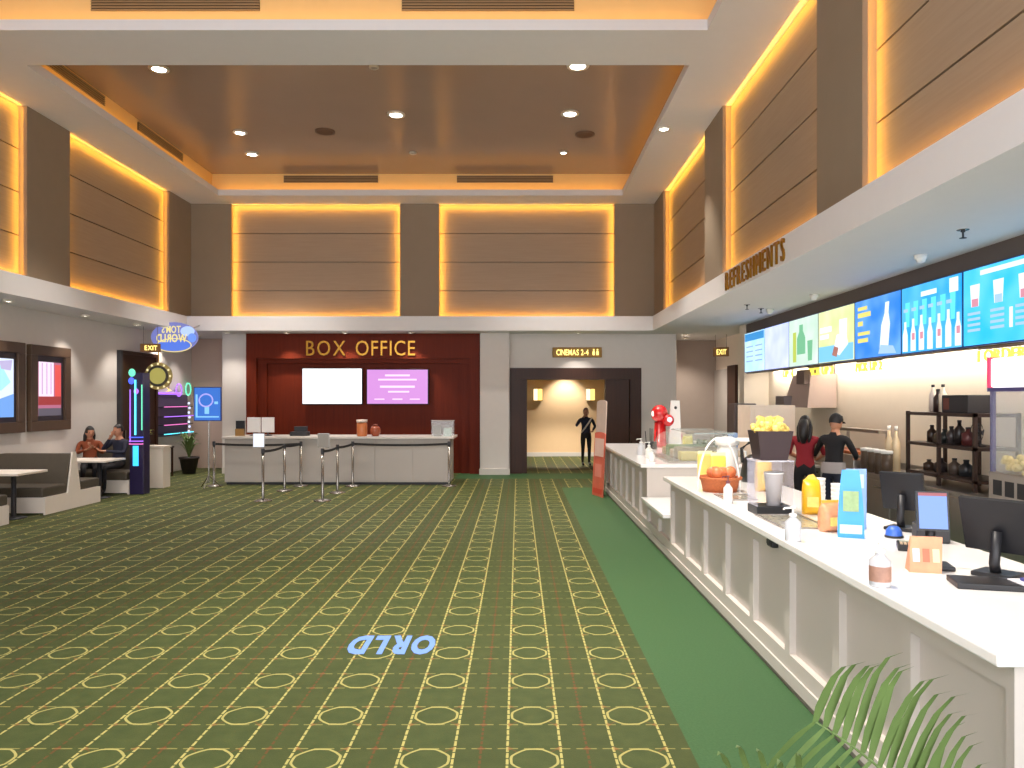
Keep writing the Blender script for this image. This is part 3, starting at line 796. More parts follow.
for k in range(8):
    ya, yb_ = SY[k + 1], SY[k]
    w, h = yb_ - ya - .02, SZ1 - SZ0
    t = thing('menu_screen', SC[k][0], 'screen', (MX, (ya + yb_) / 2, SZ0), -math.pi / 2, 'menu screens above the counter')
    MB().box(-w / 2, w / 2, 0, .05, 0, h, bevel=.006).build('bezel', mat('bezel_blue', (36, 62, 130), .4, var=0), t)
    MB().box(-w / 2 + .018, w / 2 - .018, -.012, 0, .018, h - .018).build('display', screen_glow('screen_%d' % k, SC[k][1], tuple(min(255, int(v + (255 - v) * .30)) for v in SC[k][1]), 1.3), t)
    U = lambda u: (u - .5) * w
    if k == 0:
        flat(t, 'header', glow('gfx_head', (48, 150, 220), 1), [rect(U(.03), U(.97), h * .78, h * .96)], 1)
        flat(t, 'price_line', glow('gfx_line', (140, 178, 220), 1), [rect(U(.1), U(.44), h * v, h * (v + .03)) for v in (.62, .5, .38, .26)] + [rect(U(.56), U(.9), h * v, h * (v + .03)) for v in (.62, .5, .38, .26)], 1)
    elif k == 2:
        flat(t, 'leaf_print', gg, [bottle_shape(U(.45), h * .25, .42, h * .6), cup_shape(U(.75), h * .1, .25, h * .4)], 1)
        flat(t, 'drink_print', glow('gfx_lime', (196, 212, 90), 1), [rect(U(.16), U(.28), h * .1, h * .72)], 2)
    elif k == 3:
        flat(t, 'sky_band', gs, [rect(U(.02), U(.98), h * .03, h * .32)], 1)
        flat(t, 'dessert_print', gw, [cup_shape(U(.72), h * .34, .30, h * .42), [(U(.45), h * .2), (U(.62), h * .12), (U(.85), h * .3), (U(.8), h * .5), (U(.55), h * .5)]], 2)
        flat(t, 'dessert_base', gr, [[(U(.42), h * .14), (U(.55), h * .1), (U(.6), h * .26), (U(.48), h * .3)]], 3)
        flat(t, 'text_line', gw, [rect(U(.06), U(.4), h * .58, h * .68), rect(U(.06), U(.32), h * .46, h * .54)], 2)
    elif k == 4:
        flat(t, 'bottle_print', gw, [bottle_shape(U(.66), h * .08, .26, h * .78, .16)], 1)
        flat(t, 'pool_print', gl, [[(U(.55), h * .06), (U(.92), h * .04), (U(.86), h * .16), (U(.6), h * .2)]], 2)
        flat(t, 'text_line', gy, [rect(U(.08), U(.30), h * .82, h * .88), rect(U(.08), U(.38), h * .70, h * .78), rect(U(.08), U(.2), h * .56, h * .64), rect(U(.08), U(.36), h * .40, h * .46), rect(U(.08), U(.32), h * .28, h * .35)], 1)
    elif k == 5:
        flat(t, 'glow_band', gc, [cup_shape(U(.12 + .15 * i), h * .4, .12, h * .36) for i in range(6)], 1)
        flat(t, 'bottle_print', gw, [bottle_shape(U(.08 + .145 * i), h * .04, .13, h * (.44 + .03 * (i % 3))) for i in range(7)], 2)
        flat(t, 'label_print', gp, [rect(U(.06 + .145 * i), U(.11 + .145 * i), h * .2, h * .3) for i in (1, 2, 4, 6)], 3)
        flat(t, 'header', gw, [rect(U(.36), U(.62), h * .80, h * .87), rect(U(.82), U(.95), h * .76, h * .95)], 1)
        flat(t, 'text_line', gl, [rect(U(.05 + .145 * i), U(.13 + .145 * i), h * .62, h * .67) for i in range(6)], 2)
    elif k >= 6:
        flat(t, 'glow_band', gc, [rect(U(.06), U(.95), h * .46, h * .9)], 1) if k == 9 else None
        flat(t, 'header', gw, [rect(U(.24), U(.78), h * .88, h * .94)], 1)
        for i, u in enumerate((.17, .47, .77)):
            flat(t, 'cup_print', gw, [cup_shape(U(u), h * .50, .19, h * .28)], 1)
            flat(t, 'cup_band', (gp, gl, gp)[i], [rect(U(u - .04), U(u + .045), h * .50, h * .60)], 2)
            flat(t, 'price_line', gl, [rect(U(u - .1), U(u + .07), h * v, h * (v + .035)) for v in (.40, .33, .26, .19)], 1)
        flat(t, 'price_column', gw, [rect(U(.60), U(.64), h * .18, h * .42)], 1)

for text, px0, px1, lb in (('1 ORDER', 978, 1026, 'yellow neon letters ORDER under the nearest menu screens'), ('PICK UP 2', 856, 882, 'yellow neon pick up letters right of the steel hood'),
                           ('PICK UP 3', 809, 833, 'yellow neon pick up letters before the steel hood'), ('UP 4', 783, 793, 'short yellow neon letters at the far end under the lavender screen')):
    ya, yb_ = side(px1, MX + .1), side(px0, MX + .1)
    t = thing('neon_sign', lb, 'neon sign', (MX + .1, (ya + yb_) / 2, 2.44), -math.pi / 2, 'yellow neon letters under the menu screens')
    lettering(text, t, .13, glow('neon_yellow', (255, 224, 84), 1.5), width=yb_ - ya, extrude=.08, bold=.02)
    MB().box(-(yb_ - ya) / 2, (yb_ - ya) / 2, .0, .02, .135, .165).build('rail', M_steel, t)

# ------------------------------------------------------------------ refreshment counter
KX, KT = 1.87, 1.05
def panelled_counter(label, ya, yb_, z, back=2.85, group='sections of the white panelled refreshment counter'):
    t = thing('refreshment_counter', label, 'counter', (KX, ya, 0), 0, group)
    L = yb_ - ya
    MB().box(.06, back - KX, 0.01, L, .10, z - .05).build('body', M_counter, t)
    n = max(1, round(L / .77)); s = L / n
    top, bot = z - .16, .24
    MB().box(0, .06, 0, L, top, z - .05).build('top_rail', M_counter, t)
    MB().box(0, .06, 0, L, .10, bot).build('bottom_rail', M_counter, t)
    for k in range(n + 1):
        MB().box(0, .06, max(0, k * s - .05), min(L, k * s + .05), bot, top).build('stile', M_counter, t)
    for k in range(n):
        MB().box(.045, .06, k * s + .05, (k + 1) * s - .05, bot, top).build('panel', M_counter, t)
    MB().box(-.012, .06, 0, L, .04, .13).build('skirting', M_counter, t)
    MB().box(.0, .4, 0, L, 0, .04).build('kick_plate', M_skirt, t)
    return t
YN0, YN1, YM1, YF1 = 2.90, side(670.5, KX), side(647, KX), side(605.5, KX)
panelled_counter('long near section of the white panelled refreshment counter', YN0, YN1, KT)
panelled_counter('low middle section of the white refreshment counter', YN1 + .01, YM1 - .01, .58, 3.55)
panelled_counter('far section of the white panelled refreshment counter', YM1, YF1, KT, 3.55)
def top_slab(label, ya, yb_, z, x1=2.92):
    return tag(MB().box(KX - .09, x1, ya, yb_, z - .048, z, bevel=.008).build('worktop', M_stone), label, 'worktop', 'white stone tops of the refreshment counter')
top_slab('white stone top of the near counter section', YN0 - .04, YN1 + .01, KT)
top_slab('white stone top of the low counter section', YN1 + .02, YM1 - .01, .58, 3.62)
top_slab('white stone top of the far counter section', YM1, YF1 + .05, KT, 3.62)
t = thing('cable_clip', 'small black latch under the near counter edge', 'latch', (KX - .02, side(776, KX), KT - .12))
MB().box(-.03, .02, -.06, .06, 0, .07, bevel=.01).build('body', M_black, t)
MB().box(-.04, -.03, -.03, .03, .02, .05).build('tongue', M_charcoal, t)

# ------------------------------------------------------------------ things on the refreshment counter
def kt(px, py): return on(px, py, KT)
def pump_bottle(label, px, py, h=.20, r=.036, tint=(206, 208, 212), mlab=None, cap=M_white_pl):
    p = kt(px, py)
    t = thing('pump_bottle', label, 'bottle', (p.x, p.y, KT), .3, 'sanitizer pump bottles on the counter')
    MB().lathe([(0, 0), (r, 0), (r * 1.05, .01), (r * 1.05, h * .55), (r * .45, h * .68), (r * .4, h * .74), (0, h * .74)], n=14).build('bottle', mat('pump_body%d' % tint[0], tint, .25), t, True)
    c = MB().lathe([(r * .5, h * .72), (r * .5, h * .80), (r * .15, h * .82), (r * .15, h * .95), (r * .4, h * .96), (r * .4, h), (0, h)], n=10).build('pump', cap, t, True)
    MB().tube([(0, 0, h * .97), (-r * 1.3, 0, h * .97), (-r * 1.5, 0, h * .93)], r * .14, 6).build('nozzle', cap, c)
    if mlab: MB().lathe([(r * 1.07, h * .12), (r * 1.07, h * .45)], n=14).build('label_wrap', mlab, t, True)
    return t
pump_bottle('clear sanitizer bottle with a dark red pump before the basket', 728, 503, .25, .040, (226, 222, 220), None, mat('pump_dark', (110, 60, 70), .4))
pump_bottle('white sanitizer bottle before the yellow snack bag', 793, 541, .23, .050)
t = pump_bottle('sanitizer bottle with a printed label nearest the camera', 880, 586, .235, .050, (200, 202, 206), mat('label_print', (170, 130, 112), .5, var=.4, scale=30))
pump_bottle('left of two white bottles on the far counter', 641, 455, .28, .055)
pump_bottle('right of two white bottles on the far counter', 649, 458, .26, .050, (240, 236, 228))
pump_bottle('small white bottle nearer on the far counter', 652, 461.5, .18, .045, (244, 240, 236))

# red machine
p = kt(660, 447)
t = thing('drink_dispenser', 'red drink dispenser with round glowing head on the far counter', 'dispenser', (p.x, p.y, KT))
mr = mat('gloss_red', (196, 26, 30), .25, coat=.5)
MB().lathe([(0, 0), (.19, 0), (.19, .05), (.13, .08), (.11, .5), (0, .5)], n=16).build('column', mr, t, True)
MB().ball((-.01, 0, .66), .17, 1, 1, 1.05, 16).build('head', mr, t, True)
MB().ball((.14, -.10, .53), .12, 1, .8, 1, 14).build('side_head', mr, t, True)
MB().ball((.15, -.17, .54), .06, 1, .5, 1, 10).build('badge', glow('red_badge', (255, 214, 226), 1.5), t, True)
MB().ball((-.15, -.07, .66), .06, .6, .6, 1, 10).build('badge', glow('red_badge2', (255, 226, 220), 1.3), t, True)
t = thing('cup_rack', 'black wire cup rack left of the red dispenser', 'rack', (kt(651, 449).x, kt(651, 449).y, KT))
for k in range(4):
    a = math.pi / 2 * k
    MB().tube([(.08 * math.cos(a), .08 * math.sin(a), 0), (.11 * math.cos(a), .11 * math.sin(a), .34 + .05 * (k % 2))], .008, 6).build('wire', M_black, t)
MB().lathe([(0, 0), (.11, 0), (.11, .14), (.10, .14), (.10, .01), (0, .01)], n=14).build('tray', M_black, t, True)

p = kt(674, 447)
t = thing('price_pillar', 'slim white leaning info pillar on the far counter', 'pillar', (p.x, p.y, KT))
MB().poly([(-.12, -.05, 0), (.14, -.05, 0), (.10, -.05, .92), (-.06, -.05, .92)], (0, .09, 0)).build('body', M_white_pl, t)
MB().ball((.02, -.055, .78), .03, 1, .4, 1, 8).build('sensor', M_charcoal, t)
p = kt(681, 446)
t = thing('card_box', 'small cream card box beside the white pillar', 'box', (p.x, p.y, KT))
MB().box(-.08, .08, -.06, .06, 0, .33, bevel=.006).build('body', mat('cream_card', (226, 206, 190), .6), t)
MB().box(-.06, .06, -.064, -.06, .12, .24).build('label_sheet', mat('pink_card', (206, 130, 130), .6), t)

# curved glass display on far counter
p = kt(690, 465)
t = thing('glass_display', 'curved glass snack display on the far counter', 'display case', (p.x + .2, 11.35, KT))
MB().box(-.45, .55, 0, 1.7, 0, .03).build('base', M_steel, t)
arc = [(-.42 + .34 * (1 - math.cos(a)), .03 + .40 * math.sin(a)) for a in [math.pi / 2 * k / 8 for k in range(9)]]
mb = MB()
for (x0, z0), (x1, z1) in zip(arc, arc[1:]): mb.poly([(x0, 0, z0), (x1, 0, z1), (x1, 1.7, z1), (x0, 1.7, z0)])
mb.build('curved_pane', glass('display_glass', (214, 226, 222), .25), t, True)
MB().poly([(-.42, 0, .03), (.5, 0, .03), (.5, 0, .43)] + [(x, 0, z) for x, z in reversed(arc)]).build('end_pane', MATS['display_glass'], t)
MB().box(-.08, .52, 0, 1.7, .43, .45).build('top_shelf', glass('shelf_glass', (190, 206, 204), .5), t)
for k in range(5):
    MB().box(-.25, .4, .1 + .32 * k, .34 + .32 * k, .03, .16 + .05 * (k % 2), bevel=.02).build('snack_tray', mat('snack_%d' % k, [(206, 186, 96), (150, 130, 96), (196, 176, 150), (120, 140, 80), (190, 150, 90)][k], .6, var=.3, scale=14), t)
for k, (px, py, c, lb) in enumerate(((695, 461, (232, 222, 96), 'yellow packet standing beside the curved glass display'), (706, 470, (236, 214, 120), 'pale yellow packet behind the basket'), (716, 470, (216, 220, 96), 'lime packet behind the basket'))):
    p = kt(px, py)
    t = thing('snack_packet', lb, 'packet', ((2.22, 2.30)[k - 1] if k else 2.95, (9.15, 8.85)[k - 1] if k else 13.4, KT), .2)
    mb = MB(); mb.box(-.09, .09, -.03, .03, 0, .30, bevel=.025)
    mb.build('pouch', mat('packet_%d' % k, c, .3), t); MB().box(-.09, .09, -.006, .006, .295, .335).build('seal', mat('packet_seal', (240, 236, 200), .3), t)
# canisters and a white jug behind the basket
p = kt(722, 470)
t = thing('jug', 'white jug with lid behind the basket', 'jug', (2.50, 9.2, KT))
MB().lathe([(0, 0), (.13, 0), (.14, .05), (.12, .36), (.10, .40), (0, .40)], n=16).build('body', M_white_pl, t, True)
MB().lathe([(0, .40), (.14, .40), (.14, .47), (.05, .50), (0, .50)], n=16).build('lid', M_white_pl, t, True)
MB().tube([(.12, 0, .1), (.22, 0, .14), (.22, 0, .32), (.11, 0, .36)], .015, 6).build('handle', M_white_pl, t)
p = kt(741, 478)
t = thing('kettle', 'black kettle with looped handle behind the yellow snack bag', 'kettle', (2.72, 8.85, KT))
MB().lathe([(0, 0), (.15, 0), (.16, .08), (.13, .26), (.06, .31), (0, .32)], n=16).build('body', M_black, t, True)
MB().tube([(-.14, 0, .22), (-.15, 0, .38), (-.05, 0, .46), (.1, 0, .45), (.17, 0, .34), (.15, 0, .15)], .022, 8).build('handle', M_black, t, True)
MB().box(-.18, .12, -.03, .12, .46, .50, bevel=.01).build('top_pack', M_white_pl, t)

# basket with white hoop
p = kt(716, 491)
t = thing('gift_basket', 'brown woven basket of snacks under a white hoop', 'basket', (p.x + .04, p.y, KT))
t.scale = (.86, .86, .92)
M_wick = mat('wicker', (176, 96, 52), .7, var=.35, scale=40, bump=.6)
MB().lathe([(0, 0), (.20, 0), (.235, .15), (.245, .16), (.225, .155), (.19, .02), (0, .02)], n=24).build('bowl', M_wick, t, True)
MB().tube([(.245 * math.cos(a), .245 * math.sin(a), .15) for a in [2 * math.pi * k / 28 for k in range(29)]], .018, 6, False).build('rim', M_wick, t, True)
MB().tube([(-.04 - .25 * math.cos(a), -.10, .0 + .60 * math.sin(a)) for a in [math.pi * k / 24 for k in range(25)]], .012, 6).build('hoop', M_white_pl, t, True)
for k in range(9):
    a = k * 2.4; r = .04 + .014 * k
    if k % 3 == 0: MB().ball((r * math.cos(a), r * math.sin(a), .20), .075, 1, 1, .9, 12).build('wrapped_ball', mat('foil_silver', (176, 150, 130), .3, .6, var=.3, scale=30), t, True)
    else: MB().ball((r * math.cos(a), r * math.sin(a), .21), .065, 1.1, .8, 1, 10).build('snack_pack', mat('snack_orange', (216, 124, 76), .35, var=.3, scale=25), t, True)

def snack_bag(label, px, py, w, h, c, dx=0, rz=.1, ear=True):
    p = kt(px, py)
    t = thing('snack_bag', label, 'snack bag', (p.x + dx, p.y, KT), rz)
    mb = MB(); prof = [(0, .035), (.15, .07), (.5, .075), (.8, .05), (1, .006)]
    n = 12; rings = []
    for f, d in prof:
        ww = w / 2 * (1 - .15 * (f > .75) * (f - .75) / .25)
        rings.append([mb.bm.verts.new((ww * (1 if abs(math.cos(a)) < 1e-6 else 1) * math.copysign(abs(math.cos(a)) ** .5, math.cos(a)), d * math.copysign(abs(math.sin(a)) ** .8, math.sin(a)), h * .86 * f)) for a in [2 * math.pi * k / n for k in range(n)]])
    for a, b in zip(rings, rings[1:]):
        for k in range(n): mb.bm.faces.new((a[k], a[(k + 1) % n], b[(k + 1) % n], b[k]))
    mb.bm.faces.new(rings[0][::-1]); mb.bm.faces.new(rings[-1])
    mb.build('pouch', mat('bag_' + label.split()[0], c, .3, var=.35 if 'clear' in label else .12, scale=24 if 'clear' in label else 8), t, True)
    top = [(-w * .40, -.006, h * .84), (w * .40, -.006, h * .84), (w * .1, -.006, h), (-w * .15, -.006, h * .97)] if ear else [(-w * .42, -.006, h * .84), (w * .42, -.006, h * .84), (w * .42, -.006, h * .93), (-w * .42, -.006, h * .93)]
    MB().poly(top, (0, .012, 0)).build('seal', mat('bag_seal', (240, 196, 80), .35), t)
    MB().box(-w * .3, w * .3, -.085, -.07, h * .2, h * .45, bevel=.004).build('label_print', mat('bag_print', (236, 206, 110), .4, var=.3, scale=20), t)
snack_bag('tall yellow snack bag right of the basket', 742, 491, .17, .40, (232, 184, 46), .22)
snack_bag('orange yellow snack bag right of the acrylic box', 804, 514, .15, .33, (226, 172, 30), .06, -.2)

# acrylic box with cup inside and a black tub of popcorn on top
p = kt(770, 513)
t = thing('acrylic_stand', 'clear acrylic display stand with a grey cup inside', 'display stand', (p.x, p.y, KT))
MB().box(-.15, .15, -.13, .13, 0, .07, bevel=.006).build('base', M_black, t)
g = glass('stand_glass', (226, 224, 240), .22)
for x in (-.15, .145): MB().box(x, x + .005, -.13, .13, .07, .435).build('side_pane', g, t)
MB().box(-.15, .15, .125, .13, .07, .435).build('back_pane', g, t)
MB().box(-.155, .155, -.135, .135, .435, .447).build('top_plate', glass('plate_glass', (220, 220, 235), .5), t)
t = thing('paper_cup', 'tall ribbed grey cup inside the acrylic stand', 'cup', (p.x + .02, p.y - .03, KT + .07))
MB().lathe([(0, 0), (.055, 0), (.075, .26), (.079, .265), (.075, .27), (.05, .01), (0, .01)], n=18).build('cup_wall', mat('cup_grey', (196, 192, 194), .4), t, True)
MB().lathe([(.079, .262), (.082, .268), (.079, .274), (.074, .27)], n=18).build('rim', M_white_pl, t, True)
t = thing('popcorn_tub', 'black square tub heaped with yellow popcorn on the acrylic stand', 'tub', (p.x, p.y, KT + .447))
mb = MB(); a, b, hh = .11, .145, .24
lo = [(-a, -a, 0), (a, -a, 0), (a, a, 0), (-a, a, 0)]; hi = [(-b, -b, hh), (b, -b, hh), (b, b, hh), (-b, b, hh)]
mb.poly(lo)
for k in range(4): mb.poly([lo[k], lo[(k + 1) % 4], hi[(k + 1) % 4], hi[k]])
mb.build('tub_wall', mat('tub_brown', (58, 42, 44), .5), t)
mb = MB()
for k in range(70):
    x, y = R.uniform(-.125, .125), R.uniform(-.125, .125)
    mb.ball((x, y, hh - .02 + R.uniform(0, .10) * (1 - 3.5 * max(abs(x), abs(y)) ** 1.2)), R.uniform(.020, .034), R.uniform(.8, 1.2), R.uniform(.8, 1.2), 1, 6)
tag(mb.build('popcorn', mat('popcorn_yellow', (248, 206, 110), .6, var=.25, scale=18), t), kind='stuff')
for (x, y, rz, tl) in ((-.08, 0, .2, .3), (.07, .03, -.5, -.35), (-.02, -.06, .6, -.2), (.04, -.08, .1, .5), (-.06, .07, 1.0, -.5)):
    MB().obox(Matrix.Translation((x, y, hh + .07)) @ Matrix.Rotation(tl, 4, 'Y') @ Matrix.Rotation(rz, 4, 'Z'), .055, .02, .10).build('crisp', mat('pack_gold', (250, 214, 120), .5), t)

# stacks of white cups
def cup_stack(label, x, y, n, r=.045, hgt=.05, z=KT):
    t = thing('cup_stack', label, 'cups', (x, y, z), 0, 'stacks of white paper cups')
    for k in range(n):
        MB().lathe([(0, .0), (r * .75, 0), (r, .11), (r * 1.06, .112), (r * 1.06, .118), (r, .12), (r * .72, .01), (0, .01)], (0, 0, k * .035), n=14).build('cup', M_white_pl, t, True)
p = kt(812, 512)
for i in range(5):
    cup_stack('stack of white paper cups behind the cookie bag, %s' % ('first from the left', 'second from the left', 'middle', 'fourth from the left', 'rightmost')[i], p.x + .07 + .095 * i, p.y + (.25 if i % 2 else .13), 3 + (i * 2) % 3)
snack_bag('clear bag of orange cookies leaning before the blue card', 828, 531, .17, .24, (216, 150, 110), .02, .2, False)

# blue pop-up standee on the counter
p = kt(848, 538)
t = thing('counter_card', 'curved blue pop up card standing on the near counter', 'display card', (p.x + .02, p.y, KT), -.35)
mb = MB(); n = 12
for k in range(n):
    f0, f1 = k / n, (k + 1) / n
    c = lambda f: (.05 * math.cos(f * math.pi * .5) - .05, f * .46)
    (y0, z0), (y1, z1) = c(f0), c(f1)
    w0, w1 = .085 - .03 * f0 ** 2, .085 - .03 * f1 ** 2
    mb.poly([(-w0, -y0, z0), (w0, -y0, z0), (w1, -y1, z1), (-w1, -y1, z1)], (0, .012, 0))
mb.build('card', mat('card_blue', (66, 160, 232), .4, var=.12), t)
MB().box(-.05, .05, -.004, .0, .18, .32).xform(Matrix.Translation((0, .004, 0))).build('photo_print', mat('card_print', (150, 178, 130), .5, var=.3, scale=25), t)
MB().box(-.07, .07, -.008, .0, .03, .09).build('text_print', mat('card_text', (196, 226, 246), .5), t)
MB().poly([(-.02, .02, 0), (.02, .02, 0), (.02, .16, 0), (-.02, .16, 0)], (0, 0, .01)).build('foot', M_white_pl, t)
MB().tube([(0, .15, .005), (0, .055, .25)], .006, 6).build('strut', M_white_pl, t)
t = thing('counter_card', 'smaller upright pale blue card behind the curved card', 'display card', (2.47, 5.62, KT), -.2)
MB().box(-.07, .07, 0, .01, 0, .44, bevel=.003).build('card', mat('card_pale', (142, 178, 236), .4, var=.12), t)
MB().box(-.06, .06, .01, .08, 0, .012).build('foot', M_white_pl, t)
MB().box(-.05, .05, -.004, 0, .30, .40).build('text_print', MATS['card_text'], t)
# framed flat trays let into the counter
for px0, px1, y0, y1, lb in ((712, 752, 490, 500, 'flat glass topped tray before the basket'), (757, 838, 521, 542, 'flat glass topped candy tray in the middle of the counter')):
    xa, xb, ya, yb_ = (1.94, 2.25, 7.2, 7.62) if px0 == 712 else (1.93, 2.30, 5.62, 6.30)
    t = thing('inset_tray', lb, 'tray', ((xa + xb) / 2, (ya + yb_) / 2, KT))
    w, d = (xb - xa) / 2, (yb_ - ya) / 2
    for q in ((-w, w, -d, -d + .02), (-w, w, d - .02, d), (-w, -w + .02, -d + .02, d - .02), (w - .02, w, -d + .02, d - .02)):
        MB().box(q[0], q[1], q[2], q[3], .001, .012).build('frame_bar', M_steel, t)
    MB().box(-w + .02, w - .02, -d + .02, d - .02, .001, .006).build('candy_print', mat('candy_mix', (150, 146, 132), .15, var=.7, scale=18), t)

# point of sale gear
p = kt(925, 571)
t = thing('brochure_prism', 'folded orange brochure prism below the tablet', 'brochure', (p.x, p.y, KT), -.25)
MB().poly([(-.09, -.055, 0), (-.09, .055, 0), (-.075, .01, .19), (-.075, -.01, .19)], (.16, 0, 0)).build('card', mat('brochure', (214, 150, 112), .5, var=.35, scale=12), t)
for k in range(3): MB().box(-.07 + .05 * k, -.035 + .05 * k, -.056, -.040, .02, .12).xform(Matrix.Rotation(-.2, 4, 'X') @ Matrix.Translation((0, .004, 0))).build('photo_print', mat('broch_%d' % k, [(176, 196, 206), (206, 110, 80), (226, 196, 160)][k], .5), t)
def pos_terminal(label, x, y, rz, w, h, tilt, screen, mount=.16):
    t = thing('pos_terminal', label, 'terminal', (x, y, KT), rz)
    MB().box(-.10, .10, -.08, .10, 0, .025, bevel=.008).build('base', M_black, t)
    MB().tube([(0, .03, .02), (0, .05, mount * .6), (0, .02, mount + h * .4)], .028, 8).build('stem', M_black, t, True)
    M = Matrix.Translation((0, 0, mount + h / 2)) @ Matrix.Rotation(tilt, 4, 'X')
    hs = MB().obox(M, w, .03, h).build('housing', M_black, t)
    MB().obox(M @ Matrix.Translation((0, -.017, 0)), w * .88, .004, h * .90).build('display', screen, hs)
    if screen.name == 'tablet_blue': MB().obox(M @ Matrix.Translation((0, -.0195, h * .42)), w * .88, .003, h * .08).build('header_bar', glow('tablet_red', (190, 90, 100), .9), hs)
    return t
p = kt(938, 575)
pos_terminal('tablet till with glowing blue screen above the brochure', p.x + .06, p.y + .17, -.25, .165, .22, -.18, glow('tablet_blue', (128, 168, 250), 1.05), .21)
p = kt(985, 575)
pos_terminal('large black till monitor turned to the staff side', p.x + .06, p.y - .02, 2.2, .36, .30, -.30, M_charcoal, .12)
p = kt(868, 532)
pos_terminal('black till monitor behind the curved blue card', p.x + .30, p.y + .1, 2.3, .30, .28, -.25, M_charcoal, .14)
p = kt(873, 536)
t = thing('tape_dispenser', 'small blue domed bell beside the black till', 'bell', (p.x + .12, p.y - .05, KT))
MB().lathe([(0, 0), (.06, 0), (.06, .015), (0, .015)], n=14).build('base', M_black, t, True)
MB().lathe([(.055, .015), (.05, .05), (.03, .075), (0, .08)], n=14).build('dome', mat('bell_blue', (60, 104, 196), .3), t, True)
p = kt(897, 549)
t = thing('card_reader', 'black card reader with cream keypad left of the tablet', 'card reader', (p.x + .05, p.y, KT), -.4)
MB().box(-.045, .045, -.09, .09, 0, .04, bevel=.008).build('body', M_black, t)
for i in range(3):
    for j in range(3): MB().box(-.03 + .022 * i, -.015 + .022 * i, -.07 + .025 * j, -.052 + .025 * j, .04, .046).build('key', mat('key_cream', (206, 180, 150), .5), t)
MB().box(-.03, .03, .02, .07, .04, .044).build('display', mat('lcd', (150, 160, 150), .3), t)
p = kt(896, 533)
t = thing('receipt_printer', 'charcoal receipt printer with paper behind the card reader', 'printer', (2.76, 5.15, KT), -.3)
MB().box(-.10, .10, -.09, .09, 0, .12, bevel=.012).build('body', M_charcoal, t)
MB().box(-.06, .06, -.05, -.045, .12, .19).build('paper', M_white_pl, t)
p = kt(990, 576)
t = thing('cash_tray', 'black tray with papers at the back of the near counter', 'tray', (p.x - .02, p.y - .26, KT), -.25)
MB().box(-.30, .30, -.10, .10, 0, .03, bevel=.006).build('tray', M_black, t)
MB().box(-.02, .22, -.07, .07, .03, .036, rz=.2).build('paper', mat('paper_white', (236, 234, 236), .6, var=.03), t)
MB().box(.02, .08, -.04, .02, .036, .05, rz=.2).build('stamp', mat('stamp_blue', (70, 70, 140), .5), t)
MB().tube([(.24, -.05, .035), (.30, -.10, .04), (.36, -.09, .02), (.40, -.02, .01)], .008, 6).build('cable', M_charcoal, t)

# ------------------------------------------------------------------ kitchen
t = thing('back_counter', 'steel back counter along the kitchen wall', 'counter', (5.10, 4.6, 0))
MB().box(0.04, .78, 0, 9.6, .1, .88).build('body', M_steel, t)
MB().box(0.08, .76, 0, 9.6, 0, .1).build('plinth', M_charcoal, t)
for k in range(8): 
    d = MB().box(.02, .04, .03 + 1.2 * k, 1.17 + 1.2 * k, .14, .84, bevel=.004).build('door', M_steel, t)
    MB().box(-.005, .02, .15 + 1.2 * k, .45 + 1.2 * k, .74, .76).build('handle', M_chrome, d)
tag(MB().box(5.08, 5.885, 4.55, 14.25, .88, .92, bevel=.006).build('worktop', M_steel), 'steel worktop of the kitchen back counter', 'worktop')

# popcorn machine at the right edge
t = thing('popcorn_machine', 'popcorn machine with white lit header and red edge', 'machine', (5.44, 7.95, .92))
for x in (-.32, .32):
    for y in (-.32, .35): MB().box(x - .02, x + .02, y - .02, y + .02, .30, 1.18).build('post', mat('machine_blue', (96, 92, 150), .35, .3), t)
MB().box(-.35, .35, -.35, .38, 0, .30, bevel=.01).build('base', M_steel, t)
MB().box(-.36, .36, -.36, .39, 1.16, 1.20).build('rail', MATS['machine_blue'], t)
MB().box(-.34, .34, -.34, .37, 1.20, 1.52, bevel=.03).build('header', glow('header_white', (255, 250, 252), 1.4), t)
MB().box(-.355, .0, .37, .40, 1.19, 1.53).build('header_edge', glow('header_red', (232, 60, 110), 1.0), t)
MB().box(-.345, -.335, -.32, .35, .30, 1.16).build('front_pane', glass('machine_glass', alpha=.15), t)
MB().box(-.3, .3, .34, .35, .30, 1.16).build('side_pane', MATS['machine_glass'], t)
MB().lathe([(0, 0), (.13, 0), (.15, .16), (.16, .16), (.12, 0)], (0.05, 0, .78), 16).build('kettle', M_chrome, t, True)
MB().tube([(.05, 0, .94), (.05, 0, 1.16)], .02, 8).build('kettle_arm', M_chrome, t)
mb = MB()
for k in range(160): mb.ball((R.uniform(-.30, .30), R.uniform(-.30, .30), .31 + R.uniform(0, .16)), R.uniform(.025, .04), 1, 1, 1, 6)
tag(mb.build('popcorn', mat('popcorn_pale', (250, 226, 150), .6), t), kind='stuff')
for k in range(3): MB().box(-.352, -.35, -.25 + .2 * k, -.10 + .2 * k, .06, .22).build('button_plate', M_charcoal, t)

